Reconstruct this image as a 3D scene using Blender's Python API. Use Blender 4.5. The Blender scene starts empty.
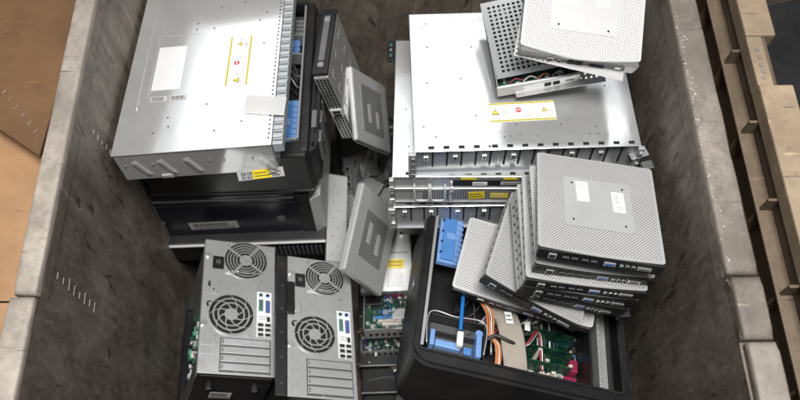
import bpy, bmesh, math, random
from mathutils import Vector, Matrix
random.seed(7)
PI = math.pi
scene = bpy.context.scene
COL = scene.collection

# ---------------------------------------------------------------- camera, world, lamps, exposure
cd = bpy.data.cameras.new('camera'); cam = bpy.data.objects.new('camera', cd); COL.objects.link(cam)
cam.location = (0, 0, 2.02); cam.rotation_euler = (math.radians(26), 0, math.radians(-0.74))
cd.lens = 35; cd.sensor_width = 36; cd.clip_start = 0.02; cd.clip_end = 100
cd.dof.use_dof = True; cd.dof.focus_distance = 1.55; cd.dof.aperture_fstop = 2.8
scene.camera = cam
world = bpy.data.worlds.new('World'); scene.world = world; world.use_nodes = True
bg = world.node_tree.nodes['Background']
bg.inputs['Color'].default_value = (0.90, 0.95, 1.0, 1); bg.inputs['Strength'].default_value = 0.17

def area(name, loc, target, sx, sy, energy, col):
    ld = bpy.data.lights.new(name, 'AREA'); ld.shape = 'RECTANGLE'; ld.size = sx; ld.size_y = sy
    ld.energy = energy; ld.color = col
    o = bpy.data.objects.new(name, ld); COL.objects.link(o); o.location = loc
    o.rotation_euler = (Vector(target) - Vector(loc)).to_track_quat('-Z', 'Y').to_euler()
    return o
def wall_light(name, centre, sx, sy, roll, energy, col):
    # tall factory window / light bank behind the bin, mirrored in the bare metal
    o = area(name, centre, (0, 0, 0), sx, sy, energy, col)
    p = Vector((-math.cos(roll), 0, -math.sin(roll))); e = Vector((-math.sin(roll), 0, math.cos(roll)))
    o.rotation_euler = Matrix((p, e, p.cross(e))).transposed().to_euler(); return o
wall_light('window_light', (-1.78, 5.4, 4.80), 2.4, 3.0, math.radians(31.3), 42, (0.97, 0.99, 1.0))
wall_light('window_light', (1.0, 5.4, 5.9), 3.2, 3.2, math.radians(6), 52, (0.97, 0.99, 1.0))
area('ceiling_lamp', (0.1, 0.1, 4.6), (0, 0.7, 0.2), 1.7, 1.3, 275, (1.0, 0.98, 0.95))
scene.view_settings.view_transform = 'Standard'; scene.view_settings.look = 'None'
scene.view_settings.exposure = 0.0; scene.view_settings.gamma = 1
scene.render.engine = 'CYCLES'

POSE = {
  'left_server': {'loc': [-0.412, 1.066, 0.5147], 'rot': [[0.9964, -0.0085, -0.0848], [0.0206, 0.9895, 0.143], [0.0827, -0.1443, 0.9861]], 'dims': [0.3307, 0.5823, 0.0876]},
  'left_case1': {'loc': [-0.3959, 1.0795, 0.3136], 'rot': [[0.9995, -0.0066, -0.0303], [0.0101, 0.9932, 0.1164], [0.0293, -0.1166, 0.9927]], 'dims': [0.4046, 0.4883, 0.1499]},
  'left_case2': {'loc': [-0.4195, 1.1, 0.0802], 'rot': [[0.9995, -0.0193, -0.0262], [0.0215, 0.9962, 0.0848], [0.0245, -0.0853, 0.9961]], 'dims': [0.438, 0.5513, 0.2214]},
  'left_case3': {'loc': [-0.4054, 1.047, 0.022], 'rot': [[0.9996, -0.0143, -0.0263], [0.0157, 0.9985, 0.0534], [0.0255, -0.0538, 0.9982]], 'dims': [0.436, 0.5091, 0.0994]},
  'slim_unit': {'loc': [-0.1527, 1.1321, 0.4018], 'rot': [[0.2111, 0.0801, 0.9742], [-0.0803, 0.9947, -0.0644], [-0.9742, -0.0647, 0.2164]], 'dims': [0.2474, 0.1979, 0.0353]},
  'plate_unit': {'loc': [-0.0714, 1.1068, 0.2795], 'rot': [[0.3929, -0.0746, 0.9166], [0.2991, 0.9529, -0.0506], [-0.8696, 0.294, 0.3967]], 'dims': [0.2124, 0.1923, 0.014]},
  'edge_unit': {'loc': [-0.0965, 1.0787, -0.08], 'rot': [[0.5261, -0.0544, 0.8487], [0.5668, 0.7665, -0.3022], [-0.634, 0.64, 0.4341]], 'dims': [0.1976, 0.1988, 0.0433]},
  'plank': {'loc': [-0.1619, 0.878, 0.107], 'rot': [[0.9257, 0.0003, 0.3783], [0.0187, 0.9987, -0.0465], [-0.3779, 0.0501, 0.9245]], 'dims': [0.0554, 0.252, 0.012]},
  'lean_panel': {'loc': [-0.0751, 0.7749, 0.2016], 'rot': [[0.4672, 0.191, 0.8633], [-0.0808, 0.9815, -0.1735], [-0.8805, 0.0113, 0.474]], 'dims': [0.1835, 0.2345, 0.02]},
  'optical': {'loc': [-0.0298, 0.7848, 0.01], 'rot': [[0.9991, -0.0298, 0.0309], [0.0329, 0.994, -0.1043], [-0.0276, 0.1052, 0.9941]], 'dims': [0.1403, 0.1755, 0.04]},
  'pcb1': {'loc': [-0.024, 0.6494, -0.0503], 'rot': [[0.9976, -0.0016, -0.0698], [0.0168, 0.9759, 0.2178], [0.0678, -0.2184, 0.9735]], 'dims': [0.1246, 0.1243, 0.053]},
  'pcb2': {'loc': [-0.0324, 0.6006, -0.1443], 'rot': [[0.9975, -0.0035, -0.0711], [0.0215, 0.967, 0.254], [0.0679, -0.2549, 0.9646]], 'dims': [0.1321, 0.083, 0.0396]},
  'towerA': {'loc': [-0.5111, 0.5136, -0.1204], 'rot': [[0.9353, -0.0831, 0.3439], [0.0075, 0.9764, 0.2156], [-0.3537, -0.1991, 0.9139]], 'dims': [0.176, 0.3628, 0.3843]},
  'towerB': {'loc': [-0.3219, 0.4464, -0.1293], 'rot': [[0.9317, -0.0788, 0.3545], [-0.0115, 0.9693, 0.2457], [-0.363, -0.233, 0.9022]], 'dims': [0.1634, 0.3778, 0.4]},
  'srv1': {'loc': [0.2737, 0.9782, 0.5143], 'rot': [[0.9999, -0.0119, -0.0117], [0.0126, 0.9978, 0.0646], [0.0109, -0.0647, 0.9978]], 'dims': [0.4674, 0.3788, 0.096]},
  'srv2': {'loc': [0.2384, 0.9708, 0.4012], 'rot': [[0.9992, 0.0311, -0.0235], [-0.0274, 0.9889, 0.1457], [0.0278, -0.145, 0.989]], 'dims': [0.4716, 0.4171, 0.0998]},
  'srv3': {'loc': [0.2364, 0.937, 0.3004], 'rot': [[0.9993, 0.0181, -0.0334], [-0.0135, 0.9908, 0.1347], [0.0355, -0.1342, 0.9903]], 'dims': [0.4665, 0.3777, 0.0957]},
  'top1': {'loc': [0.3773, 1.0287, 0.7665], 'rot': [[0.9884, 0.1363, 0.0674], [-0.1105, 0.9484, -0.297], [-0.1044, 0.2861, 0.9525]], 'dims': [0.2417, 0.2017, 0.0414]},
  'top2': {'loc': [0.2935, 1.0361, 0.6493], 'rot': [[0.984, -0.105, -0.1441], [0.0961, 0.9931, -0.0669], [0.1502, 0.0519, 0.9873]], 'dims': [0.1725, 0.2088, 0.0381]},
  'topplate': {'loc': [0.3655, 0.9946, 0.7541], 'rot': [[0.9723, 0.2159, 0.0898], [-0.1986, 0.9652, -0.1703], [-0.1234, 0.1477, 0.9813]], 'dims': [0.224, 0.1733, 0.006]},
  'topplate2': {'loc': [0.3442, 1.0129, 0.6532], 'rot': [[0.9755, -0.0537, -0.2133], [0.057, 0.9983, 0.0092], [0.2125, -0.0212, 0.9769]], 'dims': [0.1867, 0.1888, 0.006]},
  'k1': {'loc': [0.3875, 0.6366, 0.6399], 'rot': [[0.987, 0.1227, 0.1037], [-0.1471, 0.95, 0.2755], [-0.0647, -0.2872, 0.9557]], 'dims': [0.2362, 0.2482, 0.029]},
  'k2': {'loc': [0.3804, 0.6306, 0.5955], 'rot': [[0.9807, 0.0543, 0.1878], [-0.0736, 0.9925, 0.0976], [-0.1811, -0.1096, 0.9773]], 'dims': [0.2416, 0.224, 0.0271]},
  'k3': {'loc': [0.3705, 0.6203, 0.5638], 'rot': [[0.9871, 0.0668, 0.1453], [-0.0854, 0.9884, 0.1257], [-0.1353, -0.1365, 0.9814]], 'dims': [0.2427, 0.2411, 0.0294]},
  'k4': {'loc': [0.3616, 0.6135, 0.529], 'rot': [[0.9643, 0.0347, 0.2627], [-0.0649, 0.9921, 0.1071], [-0.2569, -0.1203, 0.9589]], 'dims': [0.248, 0.2332, 0.03]},
  'k5': {'loc': [0.3507, 0.6098, 0.4944], 'rot': [[0.9049, 0.0237, 0.4249], [-0.0604, 0.9955, 0.0732], [-0.4212, -0.0919, 0.9023]], 'dims': [0.2512, 0.2227, 0.03]},
  'u1': {'loc': [0.2863, 0.5968, 0.412], 'rot': [[0.9559, 0.279, 0.0921], [-0.2781, 0.9603, -0.0218], [-0.0945, -0.0048, 0.9955]], 'dims': [0.3093, 0.1699, 0.0289]},
  'u2': {'loc': [0.3045, 0.6073, 0.4633], 'rot': [[0.8661, 0.3348, 0.3713], [-0.3833, 0.9215, 0.0631], [-0.321, -0.197, 0.9264]], 'dims': [0.2295, 0.2249, 0.0308]},
  'bigcase': {'loc': [0.2458, 0.5187, 0.2159], 'rot': [[0.9673, 0.1344, 0.2153], [-0.1918, 0.9427, 0.2731], [-0.1662, -0.3054, 0.9376]], 'dims': [0.427, 0.3901, 0.1736]},
}

# ---------------------------------------------------------------- materials
MATS = {}
def new_mat(name):
    m = bpy.data.materials.new(name); m.use_nodes = True; MATS[name] = m
    nt = m.node_tree; b = nt.nodes['Principled BSDF']
    return m, nt, b
def N(nt, t, **kw):
    n = nt.nodes.new(t)
    for k, v in kw.items(): setattr(n, k, v)
    return n
def mathn(nt, op, a, b=None, c=None):
    n = N(nt, 'ShaderNodeMath', operation=op)
    for i, x in enumerate((a, b, c)):
        if x is None: continue
        if isinstance(x, (int, float)): n.inputs[i].default_value = x
        else: nt.links.new(x, n.inputs[i])
    return n.outputs[0]
def coords(nt, scale=(1, 1, 1), rot=(0, 0, 0), loc=(0, 0, 0)):
    tc = N(nt, 'ShaderNodeTexCoord'); mp = N(nt, 'ShaderNodeMapping')
    mp.inputs['Scale'].default_value = scale; mp.inputs['Rotation'].default_value = rot; mp.inputs['Location'].default_value = loc
    nt.links.new(tc.outputs['Object'], mp.inputs['Vector']); return mp.outputs['Vector']
def noise(nt, vec, scale, detail=6, rough=.6):
    n = N(nt, 'ShaderNodeTexNoise', noise_dimensions='4D'); n.inputs['Scale'].default_value = scale
    n.inputs['Detail'].default_value = detail; n.inputs['Roughness'].default_value = rough
    oi = N(nt, 'ShaderNodeObjectInfo'); nt.links.new(mathn(nt, 'MULTIPLY', oi.outputs['Random'], 30), n.inputs['W'])
    nt.links.new(vec, n.inputs['Vector']); return n.outputs['Fac']
def ramp(nt, fac, stops):
    r = N(nt, 'ShaderNodeValToRGB'); e = r.color_ramp.elements
    while len(e) < len(stops): e.new(.5)
    for i, (p, c) in enumerate(stops):
        e[i].position = p; e[i].color = (c, c, c, 1) if isinstance(c, (int, float)) else (*c, 1)
    nt.links.new(fac, r.inputs[0]); return r.outputs[0]
def mix(nt, fac, a, b, mode='MIX'):
    n = N(nt, 'ShaderNodeMix', data_type='RGBA', blend_type=mode)
    for s, x in ((n.inputs['Factor'], fac), (n.inputs['A'], a), (n.inputs['B'], b)):
        if isinstance(x, (int, float)): s.default_value = x
        elif isinstance(x, tuple): s.default_value = (*x, 1)
        else: nt.links.new(x, s)
    return n.outputs['Result']
def bump(nt, b, h, strength=.3, dist=.001):
    n = N(nt, 'ShaderNodeBump'); n.inputs['Strength'].default_value = strength; n.inputs['Distance'].default_value = dist
    nt.links.new(h, n.inputs['Height']); nt.links.new(n.outputs[0], b.inputs['Normal'])

def surf(name, col, rough=.5, metal=0.0, dirt=.25, dirtcol=None, dscale=14, spots=0.0, bstr=.05, rvar=.15, scratch=0.0):
    """painted / plastic / metal skin with blotchy dirt, specks and varying gloss"""
    m, nt, b = new_mat(name)
    v = coords(nt)
    n1 = noise(nt, v, dscale, 8, .65); n2 = noise(nt, v, dscale * 7, 4, .6)
    dc = dirtcol or tuple(c * .45 for c in col)
    f = ramp(nt, n1, [(.42, 0.0), (.72, 1.0)])
    c = mix(nt, mathn(nt, 'MULTIPLY', f, dirt), col, dc)
    if spots:
        f2 = ramp(nt, n2, [(.66, 0.0), (.72, 1.0)])
        c = mix(nt, mathn(nt, 'MULTIPLY', f2, spots), c, tuple(x * .25 for x in col))
    if scratch:
        vs = coords(nt, (4, 260, 60), (0, 0, .5)); n3 = noise(nt, vs, 1, 2, .5)
        f3 = ramp(nt, n3, [(.70, 0.0), (.74, 1.0)])
        c = mix(nt, mathn(nt, 'MULTIPLY', f3, scratch), c, tuple(min(1, x * 1.8 + .12) for x in col))
    nt.links.new(c, b.inputs['Base Color'])
    r = mathn(nt, 'ADD', mathn(nt, 'MULTIPLY', mathn(nt, 'SUBTRACT', n1, .5), rvar * 2.2), rough)
    nt.links.new(r, b.inputs['Roughness']); b.inputs['Metallic'].default_value = metal
    if bstr: bump(nt, b, mathn(nt, 'ADD', n1, mathn(nt, 'MULTIPLY', n2, .3)), bstr, .004)
    return m
def perf(name, col, hole, pitch, rad, rough=.45, metal=0.0, rot=PI / 4, sx=1.0, dirt=.2):
    """punched sheet: a regular field of small dark holes"""
    m, nt, b = new_mat(name)
    v = coords(nt, (sx / pitch, 1 / pitch, 1 / pitch), (0, 0, rot))
    sp = N(nt, 'ShaderNodeSeparateXYZ'); nt.links.new(v, sp.inputs[0])
    fx = mathn(nt, 'SUBTRACT', mathn(nt, 'FRACT', sp.outputs[0]), .5); fy = mathn(nt, 'SUBTRACT', mathn(nt, 'FRACT', sp.outputs[1]), .5)
    d = mathn(nt, 'SQRT', mathn(nt, 'ADD', mathn(nt, 'MULTIPLY', fx, fx), mathn(nt, 'MULTIPLY', fy, fy)))
    h = mathn(nt, 'LESS_THAN', d, rad)
    n1 = noise(nt, coords(nt), 12, 7, .6)
    base = mix(nt, mathn(nt, 'MULTIPLY', ramp(nt, n1, [(.4, 0.0), (.75, 1.0)]), dirt), col, tuple(c * .5 for c in col))
    nt.links.new(mix(nt, h, base, hole), b.inputs['Base Color'])
    b.inputs['Roughness'].default_value = rough
    nt.links.new(mathn(nt, 'MULTIPLY', mathn(nt, 'SUBTRACT', 1, h), metal), b.inputs['Metallic'])
    bump(nt, b, mathn(nt, 'SUBTRACT', 1, h), .5, .001)
    return m

steel = surf('zinc_steel', (.74, .75, .755), .17, .72, .5, (.48, .47, .46), 6, .5, .014, .22, .35)
steel_mid = surf('sheet_steel', (.46, .47, .475), .36, .45, .35, None, 16, .3, .05, .2, .1)
steel_dark = surf('dark_steel', (.16, .165, .17), .42, .6, .4, None, 20, .3, .06)  # darker steel for slots, rivets and inner parts
bay_m = surf('shaded_bay_grey', (.36, .37, .385), .4, .3, .3)  # grey lowered so the colour carries the shade on the bay fronts
galv = surf('panel_steel', (.56, .57, .57), .33, .55, .5, (.28, .28, .275), 26, .6, .05, .2, .3)
black = surf('black_plastic', (.009, .009, .010), .40, 0, .5, (.030, .028, .026), 8, 0, .04, .2, .05)
black_gloss = surf('glossy_black', (.006, .007, .013), .26, 0, .5, (.022, .022, .028), 7, 0, .02, .15, .04)
black_steel = surf('black_steel', (.014, .014, .015), .45, .1, .5, (.035, .032, .03), 12, 0, .05, .2, .08)
void = surf('dark_recess', (.006, .006, .006), .8, 0, 0, None, 10, 0, 0)
filler_m = surf('dusty_black', (.010, .010, .011), .7, 0, .4, (.022, .02, .018), 12, 0, .05)
grey_pl = surf('grey_plastic', (.46, .465, .465), .42, .25, .22, None, 10, .12, .03, .12, .05)
grey_lt = surf('pale_grey_plastic', (.50, .50, .50), .45, .15, .2, None, 10, .1, .02, .12, .04)
plate_m = surf('plate_grey', (.22, .225, .225), .4, .2, .3)
grey_dk = surf('dark_grey_plastic', (.13, .13, .135), .42, .1, .35, None, 12, 0, .04)
white = surf('paper_white', (.86, .86, .85), .55, 0, .15, None, 20, 0, .0)
cream = surf('ribbon_cream', (.66, .60, .52), .5, 0, .3, None, 30, .1, .03)
ink = surf('ink_black', (.03, .03, .03), .5, 0, 0, None, 10, 0, 0)
faded_ink = surf('faded_ink', (.60, .60, .60), .5, 0, 0, None, 10, 0, 0)
inkgrey = surf('ink_grey', (.30, .30, .30), .5, 0, 0, None, 10, 0, 0)
yellow = surf('label_yellow', (.78, .60, .03), .45, 0, .25, None, 40, .1, .0)
wire_red = surf('wire_red', (.22, .02, .025), .5, 0, .2)
red = surf('label_red', (.62, .05, .06), .45, 0, .1, None, 20, 0, 0)
blue = surf('clip_blue', (.075, .22, .52), .4, 0, .3, (.03, .09, .3), 40, 0, .04)
blue_lt = surf('clip_pale_blue', (.17, .31, .60), .4, 0, .3, (.08, .16, .4), 40, 0, .04)
blue_cable = surf('cable_blue', (.01, .14, .42), .38, 0, .1)
orange = surf('wire_orange', (.55, .20, .07), .45, 0, .2)
magenta = surf('connector_magenta', (.24, .015, .06), .5, 0, .3, None, 60)
teal_dk = surf('dull_teal', (.03, .11, .10), .5, 0, .4)
teal = surf('port_green', (.07, .27, .20), .4, 0, .1)
purple = surf('port_purple', (.13, .11, .25), .4, 0, .1)
port_blue = surf('port_blue', (.05, .12, .36), .4, 0, .1)
ribbed = surf('fin_grey_blue', (.44, .47, .49), .4, .3, .2)
lid_perf = perf('perforated_lid', (.52, .52, .525), (.06, .06, .06), .0046, .31, .46, .15)
lid_perf_w = perf('perforated_pale_lid', (.66, .65, .645), (.20, .14, .135), .0046, .28, .48, .1)
side_vent = perf('vent_strip', (.30, .30, .30), (.02, .02, .02), .006, .33, .5, .3, 0)
punch = perf('punched_steel', (.50, .51, .52), (.01, .01, .01), .008, .33, .4, .7, 0)

def pcb_mat():
    m, nt, b = new_mat('circuit_board')
    v = coords(nt); vo = N(nt, 'ShaderNodeTexVoronoi', distance='CHEBYCHEV'); vo.inputs['Scale'].default_value = 110
    nt.links.new(v, vo.inputs['Vector'])
    n = noise(nt, v, 60, 4, .6)
    c = mix(nt, ramp(nt, n, [(.4, 0.0), (.6, 1.0)]), (.005, .028, .017), (.015, .080, .045))
    c = mix(nt, ramp(nt, vo.outputs['Distance'], [(.04, 1.0), (.1, 0.0)]), c, (.45, .42, .30))
    nt.links.new(c, b.inputs['Base Color']); b.inputs['Roughness'].default_value = .35
    return m
pcb_m = pcb_mat()

def wall_mat(name, c1, c2, c3, sc, grain=(1, 1, 1)):
    m, nt, b = new_mat(name)
    v = coords(nt, grain); v0 = coords(nt)
    a = noise(nt, v, 5 * sc, 10, .75); f = noise(nt, v, 34 * sc, 8, .75); big = noise(nt, v0, 3.0, 4, .55)
    c = mix(nt, ramp(nt, a, [(.38, 0.0), (.62, 1.0)]), c1, c2)
    c = mix(nt, ramp(nt, f, [(.52, 0.0), (.72, .75)]), c, c3)
    c = mix(nt, ramp(nt, big, [(.45, 0.0), (.62, .6)]), c, tuple(x * .5 for x in c1))
    # long pale scuffs left by dragged equipment, and dark gouges
    vs = coords(nt, (6, 26, 200), (.95, 0, 0)); s = noise(nt, vs, 1, 3, .6)
    c = mix(nt, ramp(nt, s, [(.66, 0.0), (.72, .55)]), c, tuple(min(1, x * 1.9) for x in c2))
    vg = coords(nt, (9, 120, 30), (.6, .2, 0)); g = noise(nt, vg, 1, 3, .6)
    c = mix(nt, ramp(nt, g, [(.66, 0.0), (.71, .8)]), c, tuple(x * .25 for x in c1))
    nt.links.new(c, b.inputs['Base Color'])
    nt.links.new(mathn(nt, 'ADD', mathn(nt, 'MULTIPLY', a, .4), .38), b.inputs['Roughness'])
    bump(nt, b, mathn(nt, 'ADD', a, mathn(nt, 'SUBTRACT', mathn(nt, 'MULTIPLY', f, .5), mathn(nt, 'MULTIPLY', g, .6))), .3, .003)
    return m
def bin_mat():
    m, nt, b = new_mat('weathered_plastic')
    def nz(scale, grain, detail, rough, dist):
        n = N(nt, 'ShaderNodeTexNoise'); n.inputs['Scale'].default_value = scale; n.inputs['Detail'].default_value = detail
        n.inputs['Roughness'].default_value = rough; n.inputs['Distortion'].default_value = dist * .35
        nt.links.new(coords(nt, grain), n.inputs['Vector']); return n.outputs['Fac']
    big = nz(3.2, (1, 1, .7), 5, .6, .6); mid = nz(14, (1, 1, .38), 12, .78, 1.2); fine = nz(70, (1, 1, .5), 8, .75, .5)
    st = nz(22, (1, 1, .10), 6, .7, .9); cr = nz(30, (.6, 1.0, .30), 3, .55, 2.5)
    c = mix(nt, ramp(nt, mid, [(.40, 0.0), (.62, 1.0)]), (.105, .084, .067), (.255, .217, .182))
    c = mix(nt, ramp(nt, big, [(.42, .0), (.66, .6)]), c, (.105, .084, .066))
    c = mix(nt, ramp(nt, fine, [(.55, 0.0), (.68, .45)]), c, (.38, .33, .285))
    c = mix(nt, ramp(nt, st, [(.60, 0.0), (.70, .45)]), c, (.38, .335, .285))
    c = mix(nt, ramp(nt, cr, [(.655, 0.0), (.685, .8)]), c, (.035, .027, .021))
    c = mix(nt, ramp(nt, fine, [(.36, .5), (.45, 0.0)]), c, (.03, .023, .018))
    nt.links.new(c, b.inputs['Base Color'])
    nt.links.new(mathn(nt, 'ADD', mathn(nt, 'MULTIPLY', mid, .5), .28), b.inputs['Roughness'])
    h = mathn(nt, 'ADD', mathn(nt, 'MULTIPLY', mid, 1.0), mathn(nt, 'MULTIPLY', fine, .5))
    h = mathn(nt, 'SUBTRACT', h, mathn(nt, 'MULTIPLY', ramp(nt, cr, [(.63, 0.0), (.70, 1.0)]), .5))
    bump(nt, b, h, .5, .0025)
    return m
bin_m = bin_mat()
rim_m = wall_mat('worn_rim_plastic', (.24, .208, .175), (.41, .365, .315), (.13, .108, .088), 2.6)
rim_dirty = wall_mat('dirty_rim_plastic', (.15, .128, .105), (.29, .255, .215), (.09, .074, .058), 3.0)
scuff_m = surf('scuffed_wall', (.31, .27, .23), .6, 0, .6, None, 60)
chip_m = surf('scuffed_lip', (.38, .35, .31), .6, 0, .3)
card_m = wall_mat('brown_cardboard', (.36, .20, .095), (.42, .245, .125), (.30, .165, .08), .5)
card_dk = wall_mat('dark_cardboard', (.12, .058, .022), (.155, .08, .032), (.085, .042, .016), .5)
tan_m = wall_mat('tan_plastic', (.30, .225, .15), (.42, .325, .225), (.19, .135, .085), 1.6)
tan_dk = wall_mat('dirty_shaded_tan', (.11, .08, .052), (.17, .125, .085), (.065, .046, .03), 1.8)  # darker tan: dirt plus the shadow on the ribs, put into the colour
floor_m = wall_mat('dirty_floor', (.035, .028, .023), (.06, .048, .038), (.02, .017, .014), .7)

# ---------------------------------------------------------------- mesh builder
class MB:
    def __init__(s): s.bm = bmesh.new(); s.mats = []; s.M = Matrix.Identity(4)
    def mi(s, m):
        if m not in s.mats: s.mats.append(m)
        return s.mats.index(m)
    def _add(s, t, m, smooth=False, M=None):
        i = s.mi(m)
        for f in t.faces: f.material_index = i; f.smooth = smooth
        T = s.M @ M if M else s.M
        bmesh.ops.transform(t, matrix=T, verts=t.verts)
        me = bpy.data.meshes.new('t'); t.to_mesh(me); s.bm.from_mesh(me); bpy.data.meshes.remove(me); t.free()
        return s
    def box(s, x0, x1, y0, y1, z0, z1, m, bev=0.0, M=None, seg=2):
        t = bmesh.new(); bmesh.ops.create_cube(t, size=1)
        for v in t.verts: v.co = Vector((x0 + (v.co.x + .5) * (x1 - x0), y0 + (v.co.y + .5) * (y1 - y0), z0 + (v.co.z + .5) * (z1 - z0)))
        if bev: bmesh.ops.bevel(t, geom=t.edges[:], offset=bev, segments=seg, affect='EDGES', profile=.5)
        return s._add(t, m, False, M)
    def cyl(s, p, r, h, m, ax='z', seg=24, r2=None, M=None):
        t = bmesh.new(); bmesh.ops.create_cone(t, cap_ends=True, segments=seg, radius1=r, radius2=r if r2 is None else r2, depth=h)
        R = {'z': Matrix.Identity(4), 'x': Matrix.Rotation(PI / 2, 4, 'Y'), 'y': Matrix.Rotation(-PI / 2, 4, 'X')}[ax]
        T = Matrix.Translation(p) @ R
        return s._add(t, m, False, (M @ T) if M else T)
    def poly(s, pts, z0, z1, m, bev=0.0, M=None):
        """outline in xy given thickness z0..z1"""
        t = bmesh.new(); vs = [t.verts.new((x, y, z0)) for x, y in pts]; f = t.faces.new(vs)
        if f.normal.z > 0: f.normal_flip()
        r = bmesh.ops.extrude_face_region(t, geom=[f]); up = [g for g in r['geom'] if isinstance(g, bmesh.types.BMVert)]
        for v in up: v.co.z = z1
        bmesh.ops.recalc_face_normals(t, faces=t.faces)
        if bev: bmesh.ops.bevel(t, geom=[e for e in t.edges if abs(e.verts[0].co.z - e.verts[1].co.z) < 1e-6], offset=bev, segments=2, affect='EDGES')
        return s._add(t, m, False, M)
    def ring(s, outer, inner, z0, z1, m, M=None):
        """band between two outlines of equal point count"""
        t = bmesh.new(); n = len(outer)
        V = [[t.verts.new((x, y, z)) for x, y in o] for o, z in ((outer, z0), (outer, z1), (inner, z1), (inner, z0))]
        for k in range(4):
            a, b = V[k], V[(k + 1) % 4]
            for i in range(n): t.faces.new((a[i], a[(i + 1) % n], b[(i + 1) % n], b[i]))
        bmesh.ops.recalc_face_normals(t, faces=t.faces)
        return s._add(t, m, False, M)
    def tube(s, pts, r, m, seg=8, sub=8, closed=False):
        P = [Vector(p) for p in pts]; Q = []
        n = len(P)
        for i in range(n - 1):   # catmull-rom
            a = P[max(i - 1, 0)]; b = P[i]; c = P[i + 1]; d = P[min(i + 2, n - 1)]
            for k in range(sub):
                u = k / sub
                Q.append(.5 * ((2 * b) + (c - a) * u + (2 * a - 5 * b + 4 * c - d) * u * u + (3 * b - a - 3 * c + d) * u ** 3))
        Q.append(P[-1])
        t = bmesh.new(); rings = []; prev = None
        for i, q in enumerate(Q):
            tg = (Q[min(i + 1, len(Q) - 1)] - Q[max(i - 1, 0)]).normalized()
            nx = tg.orthogonal().normalized() if prev is None else (prev - tg * prev.dot(tg)).normalized()
            prev = nx; ny = tg.cross(nx)
            rings.append([t.verts.new(q + nx * r * math.cos(2 * PI * k / seg) + ny * r * math.sin(2 * PI * k / seg)) for k in range(seg)])
        for a, b in zip(rings, rings[1:]):
            for k in range(seg): t.faces.new((a[k], a[(k + 1) % seg], b[(k + 1) % seg], b[k]))
        t.faces.new(rings[0][::-1]); t.faces.new(rings[-1])
        return s._add(t, m, True)
    def done(s, name, parent=None, M=None):
        me = bpy.data.meshes.new(name); s.bm.to_mesh(me); s.bm.free()
        for m in s.mats: me.materials.append(m)
        o = bpy.data.objects.new(name, me); COL.objects.link(o)
        if parent: o.parent = parent
        if M: o.matrix_local = M
        return o
def one(name, parent, fn):
    b = MB(); fn(b); return b.done(name, parent)
def merge(a, b):
    """fold b's mesh into a (same parent, same local frame)"""
    off = []
    for m in b.data.materials:
        if m.name not in [x.name for x in a.data.materials]: a.data.materials.append(m)
        off.append([x.name for x in a.data.materials].index(m.name))
    tmp = b.data.copy()
    for p in tmp.polygons: p.material_index = off[p.material_index]
    bm = bmesh.new(); bm.from_mesh(a.data); bm.from_mesh(tmp); bm.to_mesh(a.data); bm.free()
    me = b.data; bpy.data.objects.remove(b); bpy.data.meshes.remove(me); bpy.data.meshes.remove(tmp)
def rrect(w, l, r, n=6, dx=0, dy=0):
    out = []
    for cx, cy, a0 in ((w / 2 - r, l / 2 - r, 0), (-w / 2 + r, l / 2 - r, PI / 2), (-w / 2 + r, -l / 2 + r, PI), (w / 2 - r, -l / 2 + r, 3 * PI / 2)):
        for k in range(n + 1):
            a = a0 + k / n * PI / 2; out.append((cx + r * math.cos(a) + dx, cy + r * math.sin(a) + dy))
    return out
def props(o, label, cat, group=None, kind=None):
    if label: o['label'] = label
    if cat: o['category'] = cat
    if group: o['group'] = group
    if kind: o['kind'] = kind
    return o
def thing(name, label, cat, pose=None, M=None, group=None):
    o = bpy.data.objects.new(name, None); COL.objects.link(o); o.empty_display_size = .05
    if pose:
        p = POSE[pose]; R = Matrix(p['rot']).to_4x4(); M = Matrix.Translation(p['loc']) @ R
    if M is not None: o.matrix_world = M
    return props(o, label, cat, group)

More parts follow.
